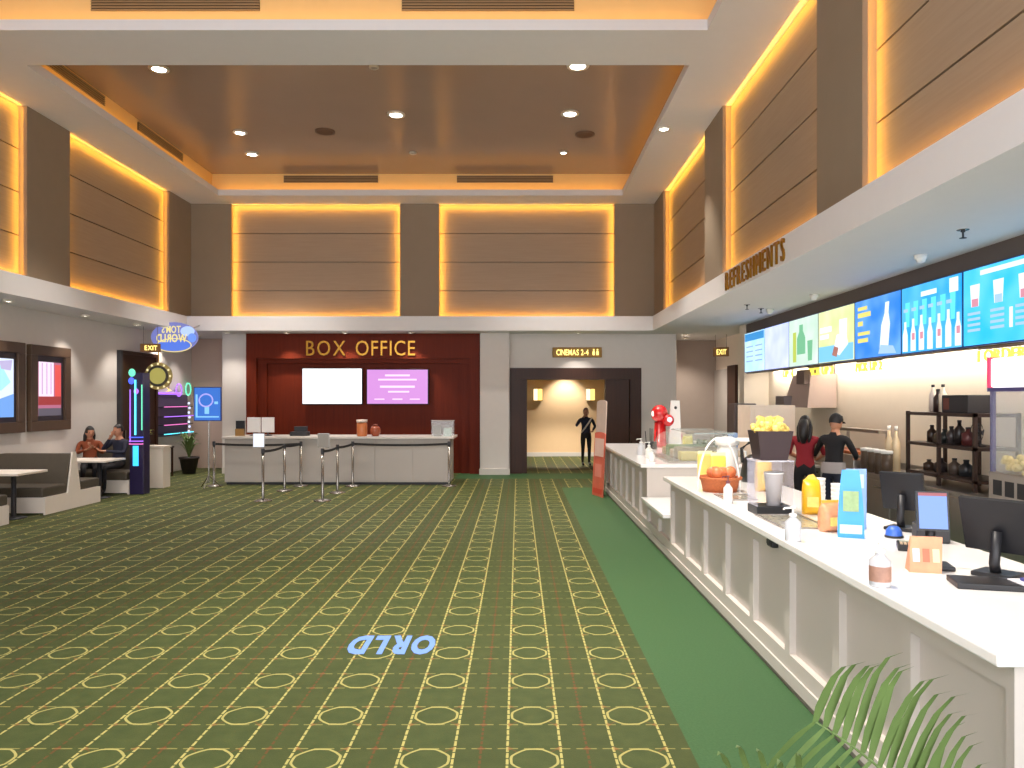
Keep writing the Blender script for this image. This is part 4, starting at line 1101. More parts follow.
# dark shelf unit with kitchen goods
sy0, sy1 = side(975, 5.25), side(908, 5.25)
t = thing('shelf_unit', 'dark metal shelf unit on the kitchen back counter', 'shelf', (5.25, sy0, .92))
L = sy1 - sy0; HS = at(0, 411, 10.3).z - .92
for x in (0, .5):
    for y in (0, L * .5, L): MB().box(x - .02, x + .02, y - .02, y + .02, 0, HS).build('post', mat('shelf_brown', (70, 54, 48), .5, .4), t)
for z in (.10, HS - .05, HS * .52): MB().box(-.02, .52, -.02, L + .02, z, z + .04).build('shelf_board', MATS['shelf_brown'], t)
SHX = 5.45
def simple_bottle(label, x, y, z, r, h, c, capc=M_charcoal, rough=.3, group='bottles and tins on the kitchen shelf'):
    t = thing('bottle', label, 'bottle', (x, y, z), 0, group)
    MB().lathe([(0, 0), (r, 0), (r, h * .62), (r * .4, h * .78), (r * .36, h * .9), (0, h * .9)], n=12).build('body', mat('btl%02x%02x%02x' % c, c, rough), t, True)
    MB().lathe([(0, h * .9), (r * .42, h * .9), (r * .42, h), (0, h)], n=10).build('cap', capc, t, True)
zt = .92 + HS - .01
simple_bottle('left pale syrup bottle with a pump on top of the shelf unit', SHX, side(933, SHX), zt, .05, .36, (220, 206, 196))
simple_bottle('dark sauce bottle on top of the shelf unit', SHX, side(938, SHX), zt, .055, .30, (50, 34, 32))
simple_bottle('right pale syrup bottle on top of the shelf unit', SHX, side(943, SHX), zt, .05, .36, (232, 222, 202))
t = thing('carton', 'black carton lying on top of the shelf unit', 'box', (SHX, side(966, SHX), zt), .1)
MB().box(-.15, .15, -.24, .24, 0, .22, bevel=.01).build('box', M_charcoal, t)
MB().box(-.156, -.15, .10, .20, .04, .18).build('label_print', mat('carton_red', (110, 60, 50), .5), t)
z1 = .92 + HS * .52 + .04; z2 = .92 + .14
goods = [(921, z1, (60, 44, 36), .06, .22, 'dark jar at the left of the middle kitchen shelf'), (928, z1, (74, 66, 52), .07, .16, 'squat olive tin on the middle kitchen shelf'), (934, z1, (52, 58, 56), .07, .18, 'dark green tin on the middle kitchen shelf'),
         (941, z1, (66, 60, 60), .06, .22, 'charcoal shaker on the middle kitchen shelf'), (949, z1, (40, 34, 34), .06, .30, 'tall black bottle on the middle kitchen shelf'), (958, z1, (96, 50, 50), .07, .22, 'dark red jar on the middle kitchen shelf'),
         (918, z2, (70, 56, 46), .07, .14, 'brown pot on the lowest kitchen shelf'), (930, z2, (50, 44, 46), .08, .18, 'black pot on the lowest kitchen shelf'), (944, z2, (90, 78, 70), .07, .2, 'tan canister on the lowest kitchen shelf'), (956, z2, (44, 46, 50), .08, .2, 'dark canister at the right of the lowest kitchen shelf')]
for px, z, c, r, h, lb in goods: simple_bottle(lb, SHX, side(929 + (px - 918) * .98, SHX), z, r, h, c)
t = thing('fan', 'round grey desk fan on the middle shelf end', 'fan', (5.42, side(978, 5.42), z1))
t.scale = (.62, .62, .62)
for rr in (.20, .14, .08): MB().tube([(-.02, rr * math.cos(a), .28 + rr * math.sin(a)) for a in [2 * math.pi * k / 24 for k in range(25)]], .006, 5, False).build('guard_ring', M_charcoal, t)
for k in range(4):
    a = k * math.pi / 2
    MB().poly([(0, .02 * math.cos(a), .28 + .02 * math.sin(a)), (.02, .17 * math.cos(a - .3), .28 + .17 * math.sin(a - .3)), (-.0, .17 * math.cos(a + .4), .28 + .17 * math.sin(a + .4))], (.006, 0, 0)).build('blade', mat('fan_blade', (92, 92, 98), .4), t)
MB().ball((.02, 0, .28), .045, 1.4, 1, 1, 10).build('motor', M_charcoal, t)
MB().tube([(.03, 0, .28), (.04, 0, .0), (.04, 0, -.0)], .016, 6).build('stem', M_charcoal, t)
MB().lathe([(0, 0), (.09, 0), (.08, .02), (0, .02)], (.04, 0, 0), 14).build('base', M_charcoal, t)

# row of white topped canisters and tall bottles left of the shelf
for i, px in enumerate((866, 873, 880, 887)):
    t = thing('canister', 'dark canister with white lid on the back counter, %s of four' % ('first', 'second', 'third', 'last')[i], 'canister', (5.24, side(px, 5.24), .92), 0, 'white lidded canisters on the back counter')
    MB().lathe([(0, 0), (.075, 0), (.075, .30), (0, .30)], n=14).build('body', mat('canister_brown', (84, 68, 54), .4), t, True)
    MB().lathe([(0, .30), (.08, .30), (.08, .345), (0, .35)], n=14).build('lid', M_white_pl, t, True)
for i, px in enumerate((889, 896)):
    simple_bottle('tall cream syrup bottle behind the canisters, %s' % ('left one', 'right one')[i], 5.6, side(px, 5.6), .92, .06, .68, (226, 206, 170), M_white_pl, .3, 'cream syrup bottles')
t = thing('food_warmer', 'steel food warmer with orange trays before the staff', 'warmer', (5.40, side(852, 5.4), .92))
MB().box(-.28, .3, -.7, .8, 0, .22, bevel=.01).build('body', M_steel, t)
for k in range(3): MB().box(-.22, .22, -.6 + .46 * k, -.2 + .46 * k, .22, .27, bevel=.01).build('food_tray', mat('food_%d' % k, [(176, 96, 50), (150, 70, 40), (190, 120, 60)][k], .6, var=.4, scale=20), t)
MB().box(.1, .3, -.7, .8, .55, .60).build('heat_lamp_bar', M_steel, t)
for y in (-.65, .75): MB().box(.24, .28, y - .02, y + .02, .22, .55).build('post', M_steel, t)

# range hood, duct and the cabinets at the far end of the kitchen
hy = side(805, 5.5)
t = thing('range_hood', 'grey steel range hood hanging in the kitchen', 'hood', (5.5, hy, 1.84))
mb = MB(); 
mb.poly([(-.16, -.55, 0), (.38, -.55, 0), (.38, .75, 0), (-.16, .75, 0)])
mb.poly([(-.1, -.55, .62), (.38, -.55, .62), (.38, .35, .62), (-.1, .35, .62)][::-1])
lo = [(-.16, -.55, 0), (.38, -.55, 0), (.38, .75, 0), (-.16, .75, 0)]; hi = [(-.1, -.55, .62), (.38, -.55, .62), (.38, .35, .62), (-.1, .35, .62)]
for k in range(4): mb.poly([lo[k], lo[(k + 1) % 4], hi[(k + 1) % 4], hi[k]])
mb.build('canopy', mat('hood_paint', (176, 156, 146), .45, var=.05), t)
MB().box(.10, .37, -.45, .1, .62, 1.90).build('duct', MATS['hood_paint'], t)
MB().box(-.20, -.08, -.50, -.1, .44, .70).build('vent_box', mat('hood_brown', (100, 82, 76), .5), t)
MB().box(-.30, -.14, .30, .80, -.18, .22, bevel=.01).build('control_box', mat('hood_grey', (118, 106, 104), .5), t)
t = thing('prep_cabinet', 'tall cream cabinet at the far end behind the counter', 'cabinet', (4.0, side(762, 4.0), 0))
MB().box(-.30, .42, -.35, .35, 0, 1.90, bevel=.01).build('body', mat('cream_cab', (226, 208, 188), .5), t)
for z0, z1_ in ((.1, .95), (1.0, 1.84)):
    d = MB().box(-.24, .36, -.37, -.35, z0, z1_, bevel=.004).build('door', MATS['cream_cab'], t)
    MB().box(.28, .30, -.40, -.37, (z0 + z1_) / 2 - .1, (z0 + z1_) / 2 + .1).build('handle', M_chrome, d)
t = thing('coffee_machine', 'dark upright machine left of the cream cabinet', 'machine', (4.15, side(742, 4.15), 0))
MB().box(-.22, .22, -.25, .25, 0, .95).build('base_cabinet', M_charcoal, t)
MB().box(-.20, .20, -.22, .22, .95, 1.92, bevel=.02).build('body', mat('machine_dark', (66, 54, 50), .4), t)
MB().box(-.14, .14, -.235, -.22, 1.45, 1.8).build('display', M_black, t)
MB().box(-.15, .15, -.235, -.22, 1.05, 1.35).build('bay', M_steel, t)
t = thing('work_table', 'steel work table in the middle of the kitchen', 'table', (4.78, 13.6, 0))
MB().box(-.3, .28, -.9, 1.0, .86, .90, bevel=.005).build('table_top', M_steel, t)
for x in (-.26, .24):
    for y in (-.85, .95): MB().box(x - .02, x + .02, y - .02, y + .02, 0, .86).build('leg', M_steel, t)
MB().box(-.3, .25, -.85, .95, .3, .33).build('under_shelf', M_steel, t)
for i, (dx, dy, c, lb) in enumerate(((0, .55, (190, 150, 90), 'tan sack of corn on the steel work table'), (-.05, -.1, (206, 196, 180), 'pale sack on the steel work table'))):
    t = thing('sack', lb, 'sack', (4.78 + dx, 13.6 + dy, .90))
    MB().ball((0, 0, .16), .2, .95, 1.05, .8, 12).build('sack_body', mat('sack_%d' % i, c, .8, var=.2, scale=12), t, True)
    MB().lathe([(.05, .28), (.09, .38), (.085, .38), (.045, .29)], n=12).build('sack_neck', MATS['sack_%d' % i], t)

# A-frame poster and leafy planter behind the far counter
p = at(734, 440, 13.6)
standee('poster_stand', 'blue and white poster stand on the far counter end', (3.40, side(733, 3.40), KT), -.2, .15, .42, mat('stand_blue', (150, 176, 216), .5, var=.25, scale=9), M_charcoal, -.06,
        [(-.4, .4, .1, .35, mat('stand_pink', (206, 150, 170), .5))])
t = thing('planter', 'green leafy planter box in the recess beyond the counter', 'plant', (4.75, 19.3, 0))
MB().box(-.7, .7, -.16, .16, 0, .72, bevel=.01).build('planter_box', M_dark, t)
mb = MB()
for k in range(160):
    x, y, z = R.uniform(-.66, .66), R.uniform(-.15, .15), .72 + R.uniform(0, .22)
    d = Vector((R.uniform(-1, 1), R.uniform(-1, 1), R.uniform(.2, 1))).normalized() * R.uniform(.1, .18)
    s_ = d.cross(Vector((0, 0, 1))).normalized() * .03
    b = Vector((x, y, z)); mb.poly([b, b + d * .5 + s_, b + d, b + d * .5 - s_])
tag(mb.build('foliage', M_leaf2, t), kind='stuff')

# ------------------------------------------------------------------ left side: booths
BX0, BX1 = LXL + .02, -8.15
def bench(label, yc, double=True, face=-1):
    """seat backs run across (along X); double = back to back; face = side of the seat for a single bench"""
    t = thing('booth_bench', label, 'bench', ((BX0 + BX1) / 2, yc, 0), 0, 'olive booth benches along the left wall')
    w = (BX1 - BX0) / 2
    for s in ((-1, 1) if double else (face,)):
        y0, y1 = sorted((s * .10, s * .88))
        MB().box(-w, w - .03, *sorted((s * .10, s * .86)), .03, .30).build('plinth', M_bench, t)
        MB().box(-w, w - .03, *sorted((s * .14, s * .90)), .30, .47, bevel=.03).build('seat', M_uphol, t)
        mb = MB(); mb.poly([(-w, s * .24, .44), (-w, s * .09, 1.0), (-w, s * .005, 1.0), (-w, s * .02, .44)], (2 * w - .03, 0, 0))
        mb.build('backrest', M_uphol, t)
    mb = MB()
    if double: pts = [(-.88, 0), (.88, 0), (.88, .30), (.20, .30), (.055, 1.03), (-.055, 1.03), (-.20, .30), (-.88, .30)]
    else: pts = [(face * .88, 0), (face * .88, .30), (face * .20, .30), (face * .06, 1.03), (-face * .02, 1.03), (-face * .02, 0)]
    mb.poly([(w - .03, a, b) for a, b in pts], (.03, 0, 0)).build('end_panel', M_bench, t)
    return t
bench('double olive booth bench with a white A shaped end panel', 14.15)
bench('olive booth bench where the couple sits', 17.0, False, -1)
bench('olive booth bench at the left edge of the picture', 11.45, False, 1)
def booth_table(label, yc):
    t = thing('booth_table', label, 'table', (-8.75, yc, 0), 0, 'white booth tables')
    MB().box(-.68, .60, -.40, .40, .74, .78, bevel=.008).build('table_top', M_bench, t)
    MB().lathe([(.04, .03), (.04, .74), (0, .74)], (.30, -.05, 0), 12).build('pedestal', M_charcoal, t, True)
    MB().lathe([(0, 0), (.20, 0), (.20, .02), (.05, .04), (0, .04)], (.30, -.05, 0), 18).build('foot', M_charcoal, t, True)
    MB().box(-.3, .5, -.04, .04, .71, .74).build('cross_bar', M_charcoal, t)
booth_table('white booth table at the left edge before the double bench', 12.95)
booth_table('white booth table before the seated couple', 15.6)

# lit posters
def poster(label, ya, yb_, z0, z1, kind):
    t = thing('framed_poster', label, 'poster', (LXL + .01, (ya + yb_) / 2, z0), math.pi / 2, 'framed lit posters on the left wall')
    w, h = yb_ - ya, z1 - z0
    M_fr = mat('poster_wood', (84, 64, 48), .45, var=.15)
    b = .20
    for q in ((-w / 2, w / 2, 0, b), (-w / 2, w / 2, h - b, h), (-w / 2, -w / 2 + b, b, h - b), (w / 2 - b, w / 2, b, h - b)):
        MB().box(q[0], q[1], -.10, 0, q[2], q[3], bevel=.01).build('frame_bar', M_fr, t)
    MB().box(-w / 2 + b, w / 2 - b, -.05, -.01, b, h - b).build('mat_board', mat('poster_dark', (52, 46, 54), .4), t)
    a, c, e, f = -w / 2 + b + .08, w / 2 - b - .08, b + .10, h - b - .12
    P = lambda u, v: (a + (c - a) * u, e + (f - e) * v)
    def shp(name, pts, m, lay):
        MB().poly([(P(u, v)[0], -.052 - .003 * lay, P(u, v)[1]) for u, v in pts], (0, .002, 0)).build(name, m, t)
    if kind == 0:
        shp('poster_sheet', rect(0, 1, 0, 1), glow('post_white', (222, 232, 255), 1.1), 0)
        shp('poster_print', [(.5, .3), (1, .4), (1, .0), (.3, .0)], glow('post_blue', (120, 170, 240), 1), 1)
        shp('poster_print', [(.0, .2), (.4, .25), (.5, .1), (0, .05)], glow('post_pinkish', (232, 150, 170), 1), 2)
        shp('poster_print', [(.2, .55), (.6, .9), (.9, .6), (.6, .45)], glow('post_cyan', (170, 230, 240), 1.1), 1)
        shp('poster_print', [(.55, .95), (.95, .98), (.9, .8), (.6, .82)], glow('post_lav', (196, 186, 226), 1), 2)
    else:
        shp('poster_sheet', rect(0, 1, 0, 1), glow('post_rose', (206, 120, 150), .8), 0)
        shp('poster_print', rect(.02, .66, .36, 1), glow('post_pale', (246, 222, 246), 1.1), 1)
        shp('poster_print', rect(.72, .99, .36, .96), glow('post_red', (232, 84, 80), 1), 1)
        for u in (.14, .34, .52): shp('poster_line', rect(u, u + .035, .4, .98), glow('post_mauve', (196, 150, 196), 1), 2)
        shp('poster_print', rect(0, 1, .20, .36), glow('post_crimson', (176, 60, 60), .8), 1)
        shp('poster_print', rect(0, 1, .0, .14), glow('post_slate', (120, 112, 126), .6), 1)
ya, yb_ = side(26, LXL), side(66, LXL)
poster('framed pink and red lit poster above the booths', ya, yb_, at(0, 432, 14.8).z, at(0, 344, 14.8).z, 1)
poster('framed pale blue lit poster at the left edge', side(20, LXL) - 1.45, side(20, LXL), at(0, 433, 14.4).z, at(0, 342, 14.4).z, 0)

# ------------------------------------------------------------------ alcove: reflected neon built as objects, plant, stand
t = thing('planter_partition', 'low white partition beside the booths holding a plant', 'partition', (-8.28, 17.45, 0))
MB().box(-.32, .32, -.18, .18, 0, .90, bevel=.008).build('body', M_bench, t)
MB().box(-.34, .34, -.20, .20, .90, .95, bevel=.006).build('cap', M_bench, t)
def leafy(t, c, n, r, h, m, wid=.05, name='leaf'):
    for k in range(n):
        a = 2.4 * k; ln = r * (.6 + .4 * ((k * 7) % 5) / 4); hh = h * (.6 + .4 * ((k * 3) % 4) / 3)
        mb = MB(); pts = []
        d = Vector((math.cos(a), math.sin(a), 0)); s_ = Vector((-d.y, d.x, 0))
        prev = None
        for q in range(6):
            f = q / 5; p = Vector(c) + d * ln * f ** 1.3 + Vector((0, 0, hh * math.sin(f * 2.0) / .95 * .95))
            w = wid * math.sin(math.pi * min(.97, .15 + .85 * f)) * .5 + .002
            cur = (mb.bm.verts.new(p - s_ * w), mb.bm.verts.new(p + s_ * w))
            if prev: mb.bm.faces.new((prev[0], prev[1], cur[1], cur[0]))
            prev = cur
        mb.build(name, m, t)
t = thing('potted_plant', 'yellow green leafy plant on the white partition', 'plant', (-8.45, 17.45, .95))
MB().lathe([(0, 0), (.09, 0), (.12, .12), (.10, .12), (.09, .10), (0, .10)], n=14).build('pot', M_pot, t, True)
leafy(t, (0, 0, .10), 22, .26, .26, M_leaf2, .10)
t = thing('potted_plant', 'green palm in a dark pot beside the alcove wall', 'plant', (-8.80, 20.6, 0))
MB().lathe([(0, 0), (.16, 0), (.24, .40), (.26, .40), (.26, .45), (.22, .45), (.20, .38), (0, .38)], n=18).build('pot', M_pot, t, True)
leafy(t, (0, 0, .38), 26, .42, .72, M_leaf, .06)
t = thing('side_table', 'small dark side table in the alcove', 'table', (-9.16, 19.75, 0))
MB().box(-.24, .24, -.24, .24, .74, .78, bevel=.005).build('table_top', M_dark, t)
for x in (-.2, .2):
    for y in (-.2, .2): MB().box(x - .02, x + .02, y - .02, y + .02, 0, .74).build('leg', M_dark, t)

nc, nb, np_, ngr = glow('neon_cyan', (90, 226, 250), 2.0), glow('neon_blue', (70, 96, 250), 1.6), glow('neon_purple', (176, 110, 250), 1.4), glow('neon_green', (110, 236, 190), 1.3)
npk = glow('neon_pink', (244, 120, 200), 1.2)
t = thing('arcade_reflection', 'reflected arcade neon built as a tall dark tower with cyan and purple tubes', 'arcade reflection', (-7.98, 16.25, 0))  # arcade neon mirrored in the window glass, modelled as a solid tower
t.scale = (.72, .72, 1)
MB().box(-.20, .20, -.20, .20, 0, 2.55, bevel=.015).build('cabinet', mat('arcade_dark', (36, 26, 64), .35), t)
MB().box(-.10, .06, -.215, -.20, .60, 1.02).build('screen', glow('arcade_screen', (60, 190, 255), 1.6), t)
MB().tube([(-.02, -.23, 1.25), (-.02, -.23, 2.40)], .025, 8).build('neon_tube', nc, t)
MB().tube([(.17, -.23, 1.35), (.17, -.23, 2.3)], .016, 8).build('neon_tube', ngr, t)
MB().tube([(-.17, -.23, 1.10), (-.17, -.23, 2.2)], .016, 8).build('neon_tube', np_, t)
for z, m in ((1.12, np_), (1.2, nb), (1.06, npk)): MB().tube([(.20 * math.cos(a), -.22 + .05 * math.sin(a), z) for a in [2 * math.pi * k / 20 for k in range(21)]], .012, 6, False).build('neon_ring', m, t)
for k, (x, z, m) in enumerate(((-.12, 2.55, ngr), (-.14, 2.38, nb), (.0, 2.16, np_))): MB().ball((x, -.22, z), .085 - .012 * k, 1.2, .5, 1, 10).build('bulb', m, t, True)

t = thing('wheel_reflection', 'reflected round golden wheel built as a hanging piece in the alcove', 'sign', (at(158, 0, 19.1).x, 19.1, at(0, 376, 19.1).z))  # arcade wheel mirrored in the window glass, made solid with an invented hanger
def disc(r, y0, y1, m, name, n=28):
    oval(MB(), r, r, y0, y1, n).build(name, m, t)
disc(.34, .0, .06, mat('wheel_gold', (190, 170, 100), .35, .4), 'rim')
disc(.26, -.02, .0, mat('wheel_dark', (70, 66, 60), .4), 'ring')
disc(.20, -.04, -.02, glow('wheel_face', (196, 184, 96), .7), 'face')
for k in range(12):
    a = k * math.pi / 6
    MB().ball((.30 * math.cos(a), -.005, .30 * math.sin(a)), .028, 1, .6, 1, 8).build('bulb', glow('wheel_bulb', (250, 236, 180), 1.1), t)
for s in (-1, 1):
    MB().poly([(s * .22, -.05, -.28), (s * .36, -.05, -.36), (s * .22, -.05, -.40), (s * .28, -.05, -.34)], (0, .02, 0)).build('arrow', glow('wheel_arrow', (250, 222, 140), 1.3), t)
    MB().tube([(s * .28, .01, -.18), (s * .28, -.04, -.34)], .01, 6).build('arrow_arm', M_gold, t)
MB().tube([(0, .03, .33), (0, .03, ZS - t.location.z)], .012, 6).build('hanger', M_gold, t)

t = thing('neon_reflection', 'reflected blue and pink arcade neon built as wall shelves in the alcove', 'neon reflection', (LXL + .02, 21.0, 1.0), math.pi / 2)  # neon mirrored in the window glass, shaped into shelves on the wall
MB().box(-.95, .95, -.04, 0, 0, 1.12).build('reflection_back_board', mat('neon_reflection_board', (92, 78, 112), .5), t)
for z, m in ((.06, nc), (.30, npk), (.52, np_), (.78, npk)):
    s_ = MB().box(-.9, .9, -.22, -.04, z, z + .02).build('shelf', M_charcoal, t)
    MB().box(-.9, .5 if m is npk else .9, -.235, -.22, z, z + .022).build('neon_line', m, s_)
for k in range(7): MB().ball((.55 + .04 * (k % 2), -.25, .10 + .13 * k), .035, 1, 1, 1, 8).build('bulb', glow('neon_white', (206, 216, 255), 1.4), t)
for x, z, m in ((.35, 1.25, np_), (.95, 1.28, ngr)): MB().tube([(x + .17 * math.cos(a), -.06, z + .17 * math.sin(a)) for a in [2 * math.pi * k / 28 for k in range(29)]], .020, 6, False).build('neon_ring', m, t)
MB().tube([(-.9, -.06, 1.15), (.5, -.06, 1.15)], .03, 8).build('neon_tube', np_, t)

p = on(208, 488, 0)
t = thing('screen_stand', 'blue glowing screen on a tripod pole left of the box office', 'screen', (p.x, 17.35, 0))
for k in range(3):
    a = k * 2.094 + .5
    MB().tube([(0, 0, .28), (.26 * math.cos(a), .26 * math.sin(a), .01)], .012, 6).build('leg', M_chrome, t)
MB().tube([(0, 0, .1), (0, 0, 1.6)], .016, 8).build('pole', M_chrome, t)
zb, zt2 = at(0, 421, 17.35).z, at(0, 387, 17.35).z
MB().box(-.33, .29, -.03, .02, zb, zt2, bevel=.006).build('housing', mat('stand_navy', (30, 50, 120), .4), t)
s_ = MB().box(-.31, .27, -.036, -.03, zb + .02, zt2 - .02).build('display', glow('stand_screen', (50, 116, 214), .95), t)
MB().tube([(-.05 + .15 * math.cos(a), -.038, zt2 - .30 + .14 * math.sin(a)) for a in [2 * math.pi * k / 24 for k in range(25)]], .018, 5, False).build('ring_print', glow('ring_lav', (176, 170, 250), 1), s_)
for (x0, x1, z0, z1_) in ((-.28, .24, .08, .11), (-.08, .02, .16, .34), (-.28, -.24, .1, .6), (.14, .22, .38, .44)):
    MB().box(x0, x1, -.040, -.036, zb + z0, zb + z1_).build('text_print', glow('stand_print', (140, 206, 250), 1), s_)

# ------------------------------------------------------------------ people
SKIN = mat('skin_tan', (186, 130, 100), .55, var=.06)
def human(name, label, loc, rz, J, cols, hair, scale=1.0, sleeves='long', female=False, radii=None):
    """J: joint positions (local, facing -Y). One continuous skinned body with head, face and fingers; hair and clothes details are children."""
    t = thing(name, label, 'person', loc, rz); t.scale = (scale,) * 3
    V, Rr, Ed, idx = [], [], [], {}
    def add(k, p, r, par=None):
        idx[k] = len(V); V.append(Vector(p)); Rr.append(r if isinstance(r, tuple) else (r, r))
        if par: Ed.append((idx[par], idx[k]))
    g = lambda k: Vector(J[k])
    k_ = .92 if female else 1.0
    add('pelvis', g('pelvis'), (.155, .115))
    add('waist', g('pelvis').lerp(g('chest'), .45), (.135 * k_, .10), 'pelvis')
    add('chest', g('chest'), (.155 * k_, .11), 'waist')
    add('neckb', g('neck'), (.075, .065), 'chest')
    add('neck', g('neck').lerp(g('head'), .45), .052, 'neckb')
    add('skull', g('head'), .075, 'neck')
    for s in 'LR':
        sh, el, wr = g('sh' + s), g('el' + s), g('wr' + s)
        add('sh' + s, sh, .062 * k_, 'chest'); add('ua' + s, sh.lerp(el, .5), .050 * k_, 'sh' + s); add('el' + s, el, .042 * k_, 'ua' + s)
        add('fa' + s, el.lerp(wr, .4), .040 * k_, 'el' + s); add('wr' + s, wr, .026, 'fa' + s)
        d = (wr - el).normalized(); d = Vector(J.get('hd' + s, d)).normalized()
        sid = d.cross(Vector((0, 0, 1)) if abs(d.z) < .9 else Vector((0, 1, 0))).normalized()
        nr = sid.cross(d)
        palm = wr + d * .075; add('palm' + s, palm, (.036, .018), 'wr' + s)
        for q, (off, ln) in enumerate(((-.030, .066), (-.010, .076), (.011, .072), (.030, .056))):
            a = palm + sid * off + d * .022; b = a + d * ln * .55 + nr * .012; c = b + d * ln * .35 + nr * .03
            add('f%d%s' % (q, s), a, .0095, 'palm' + s); add('g%d%s' % (q, s), b, .009, 'f%d%s' % (q, s)); add('h%d%s' % (q, s), c, .0078, 'g%d%s' % (q, s))
        sg = -1 if s == 'L' else 1
        a = wr + d * .045 + sid * sg * .034; add('t0' + s, a, .011, 'wr' + s); add('t1' + s, a + d * .045 + sid * sg * .028 + nr * .01, .0095, 't0' + s)
        hp, kn, an = g('hip' + s), g('kn' + s), g('an' + s)
        add('hip' + s, hp, .088, 'pelvis'); add('th' + s, hp.lerp(kn, .45), .078, 'hip' + s); add('kn' + s, kn, .058, 'th' + s)
        add('cf' + s, kn.lerp(an, .35), .056, 'kn' + s); add('an' + s, an, .038, 'cf' + s)
        f = Vector(J.get('toe' + s, an + Vector((0, -.17, -.045)))); add('ft' + s, an.lerp(f, .5) + Vector((0, 0, -.015)), .042, 'an' + s); add('toe' + s, f, .034, 'ft' + s)
    me = bpy.data.meshes.new('body'); me.from_pydata(V, Ed, []); me.update()
    o = bpy.data.objects.new('body_rig', me); C.objects.link(o)
    md = o.modifiers.new('skin', 'SKIN'); md.use_smooth_shade = True
    if not me.skin_vertices:
        bm = bmesh.new(); bm.from_mesh(me); bm.verts.layers.skin.verify(); bm.to_mesh(me); bm.free()
    sv = me.skin_vertices[0].data
    for i, r in enumerate(Rr): sv[i].radius = r; sv[i].use_root = (i == 0)
    o.modifiers.new('sub', 'SUBSURF').levels = 1
    dg = bpy.context.evaluated_depsgraph_get(); dg.update()
    bme = bpy.data.meshes.new_from_object(o.evaluated_get(dg))
    bpy.data.objects.remove(o)
    # materials by nearest bone
    bones = []
    for a, b in Ed:
        inv = {v: k for k, v in idx.items()}; n = inv[b]
        c = 'skin'
        if n in ('waist', 'chest', 'neckb') or n[:2] in ('sh', 'ua'): c = 'top'
        if n[:2] in ('el',): c = 'top'
        if n[:2] in ('fa', 'wr'): c = 'top' if sleeves == 'long' else 'skin'
        if n[:2] in ('hi', 'th', 'kn', 'cf', 'an'): c = 'pants'
        if n[:2] in ('ft', 'to'): c = 'shoe'
        bones.append((V[a], V[b], c))
    order = ['skin', 'top', 'pants', 'shoe']
    bme.materials.clear()
    for c in order: bme.materials.append(cols[c] if c in cols else SKIN)
    zp = J['pelvis'][2]
    for pl in bme.polygons:
        best, bc = 9, 'skin'
        for a, b, c in bones:
            ab = b - a; f = max(0, min(1, (pl.center - a).dot(ab) / max(1e-9, ab.length_squared)))
            dd = (pl.center - (a + ab * f)).length
            if dd < best: best, bc = dd, c
        if bc == 'top' and pl.center.z < zp + .02: bc = 'pants'
        pl.material_index = order.index(bc); pl.use_smooth = True
    # head joined into the same mesh
    bm = bmesh.new(); bm.from_mesh(bme)
    hc = g('head'); look = Matrix.Translation(hc) @ Matrix.Rotation(J.get('yaw', 0), 4, 'Z') @ Matrix.Rotation(J.get('nod', 0), 4, 'X')
    def blob(c, r, sx, sy, sz, seg=12, mi=0):
        q = bmesh.ops.create_uvsphere(bm, u_segments=seg, v_segments=max(6, seg * 3 // 4), radius=r, matrix=look @ Matrix.Translation(c) @ Matrix.Diagonal((sx, sy, sz, 1)))
        for f in {f for v in q['verts'] for f in v.link_faces}: f.material_index = mi; f.smooth = True
        return q['verts']
    hv = blob((0, 0, .015), .105, .76, .92, 1.16, 18)
    inv = look.inverted()
    for v in hv:
        l = inv @ v.co
        if l.z < -.03: l.x *= 1 - min(.35, (-.03 - l.z) * 3.2)
        v.co = look @ l
    blob((0, -.102, -.012), .016, .8, 1.2, 1.6, 8)
    for s in (-1, 1):
        blob((s * .080, .005, .0), .024, .35, .8, 1.2, 8)
        blob((s * .033, -.083, .018), .012, 1.2, .6, .8, 8, 4)
    blob((0, -.088, -.055), .02, 1.1, .4, .35, 8, 5)
    bm.to_mesh(bme); bm.free()
    bme.materials.append(mat('eye_dark', (36, 28, 26), .3, var=0)); bme.materials.append(mat('lip', (150, 84, 76), .5, var=0))
    link('body', bme, None, t)
    # hair
    hm = cols['hair']; mb = MB()
    if hair != 'none':
        mb.ball((0, .012, .04), .112, .80, .94, 1.08, 16)
        cut = -.02 if hair in ('short', 'cap') else -.06
        for v in list(mb.bm.verts):
            if v.co.z < cut + (.06 if v.co.y < -.02 else 0) + (.04 if v.co.y < -.07 else 0): mb.bm.verts.remove(v)
        if hair == 'long':
            mb.tube([(0, .075, .07), (0, .115, -.03), (0, .115, -.16), (0, .10, -.29)], [.06, .085, .075, .03], 10)
            for s in (-1, 1): mb.tube([(s * .06, .02, .07), (s * .085, .03, -.04), (s * .08, .05, -.18), (s * .07, .06, -.27)], [.03, .035, .035, .015], 8)
        mb.xform(look).build('hair', hm, t, True)
    if hair == 'cap':
        c = MB().lathe([(.096, .03), (.098, .07), (.08, .12), (.04, .14), (0, .143)], (0, .005, 0), 16).xform(look).build('cap', cols['cap'], t, True)
        MB().poly([(-.07, -.085, .045), (.07, -.085, .045), (.05, -.15, .035), (-.05, -.15, .035)], (0, 0, .008)).xform(look).build('brim', cols['cap'], c)
    return t
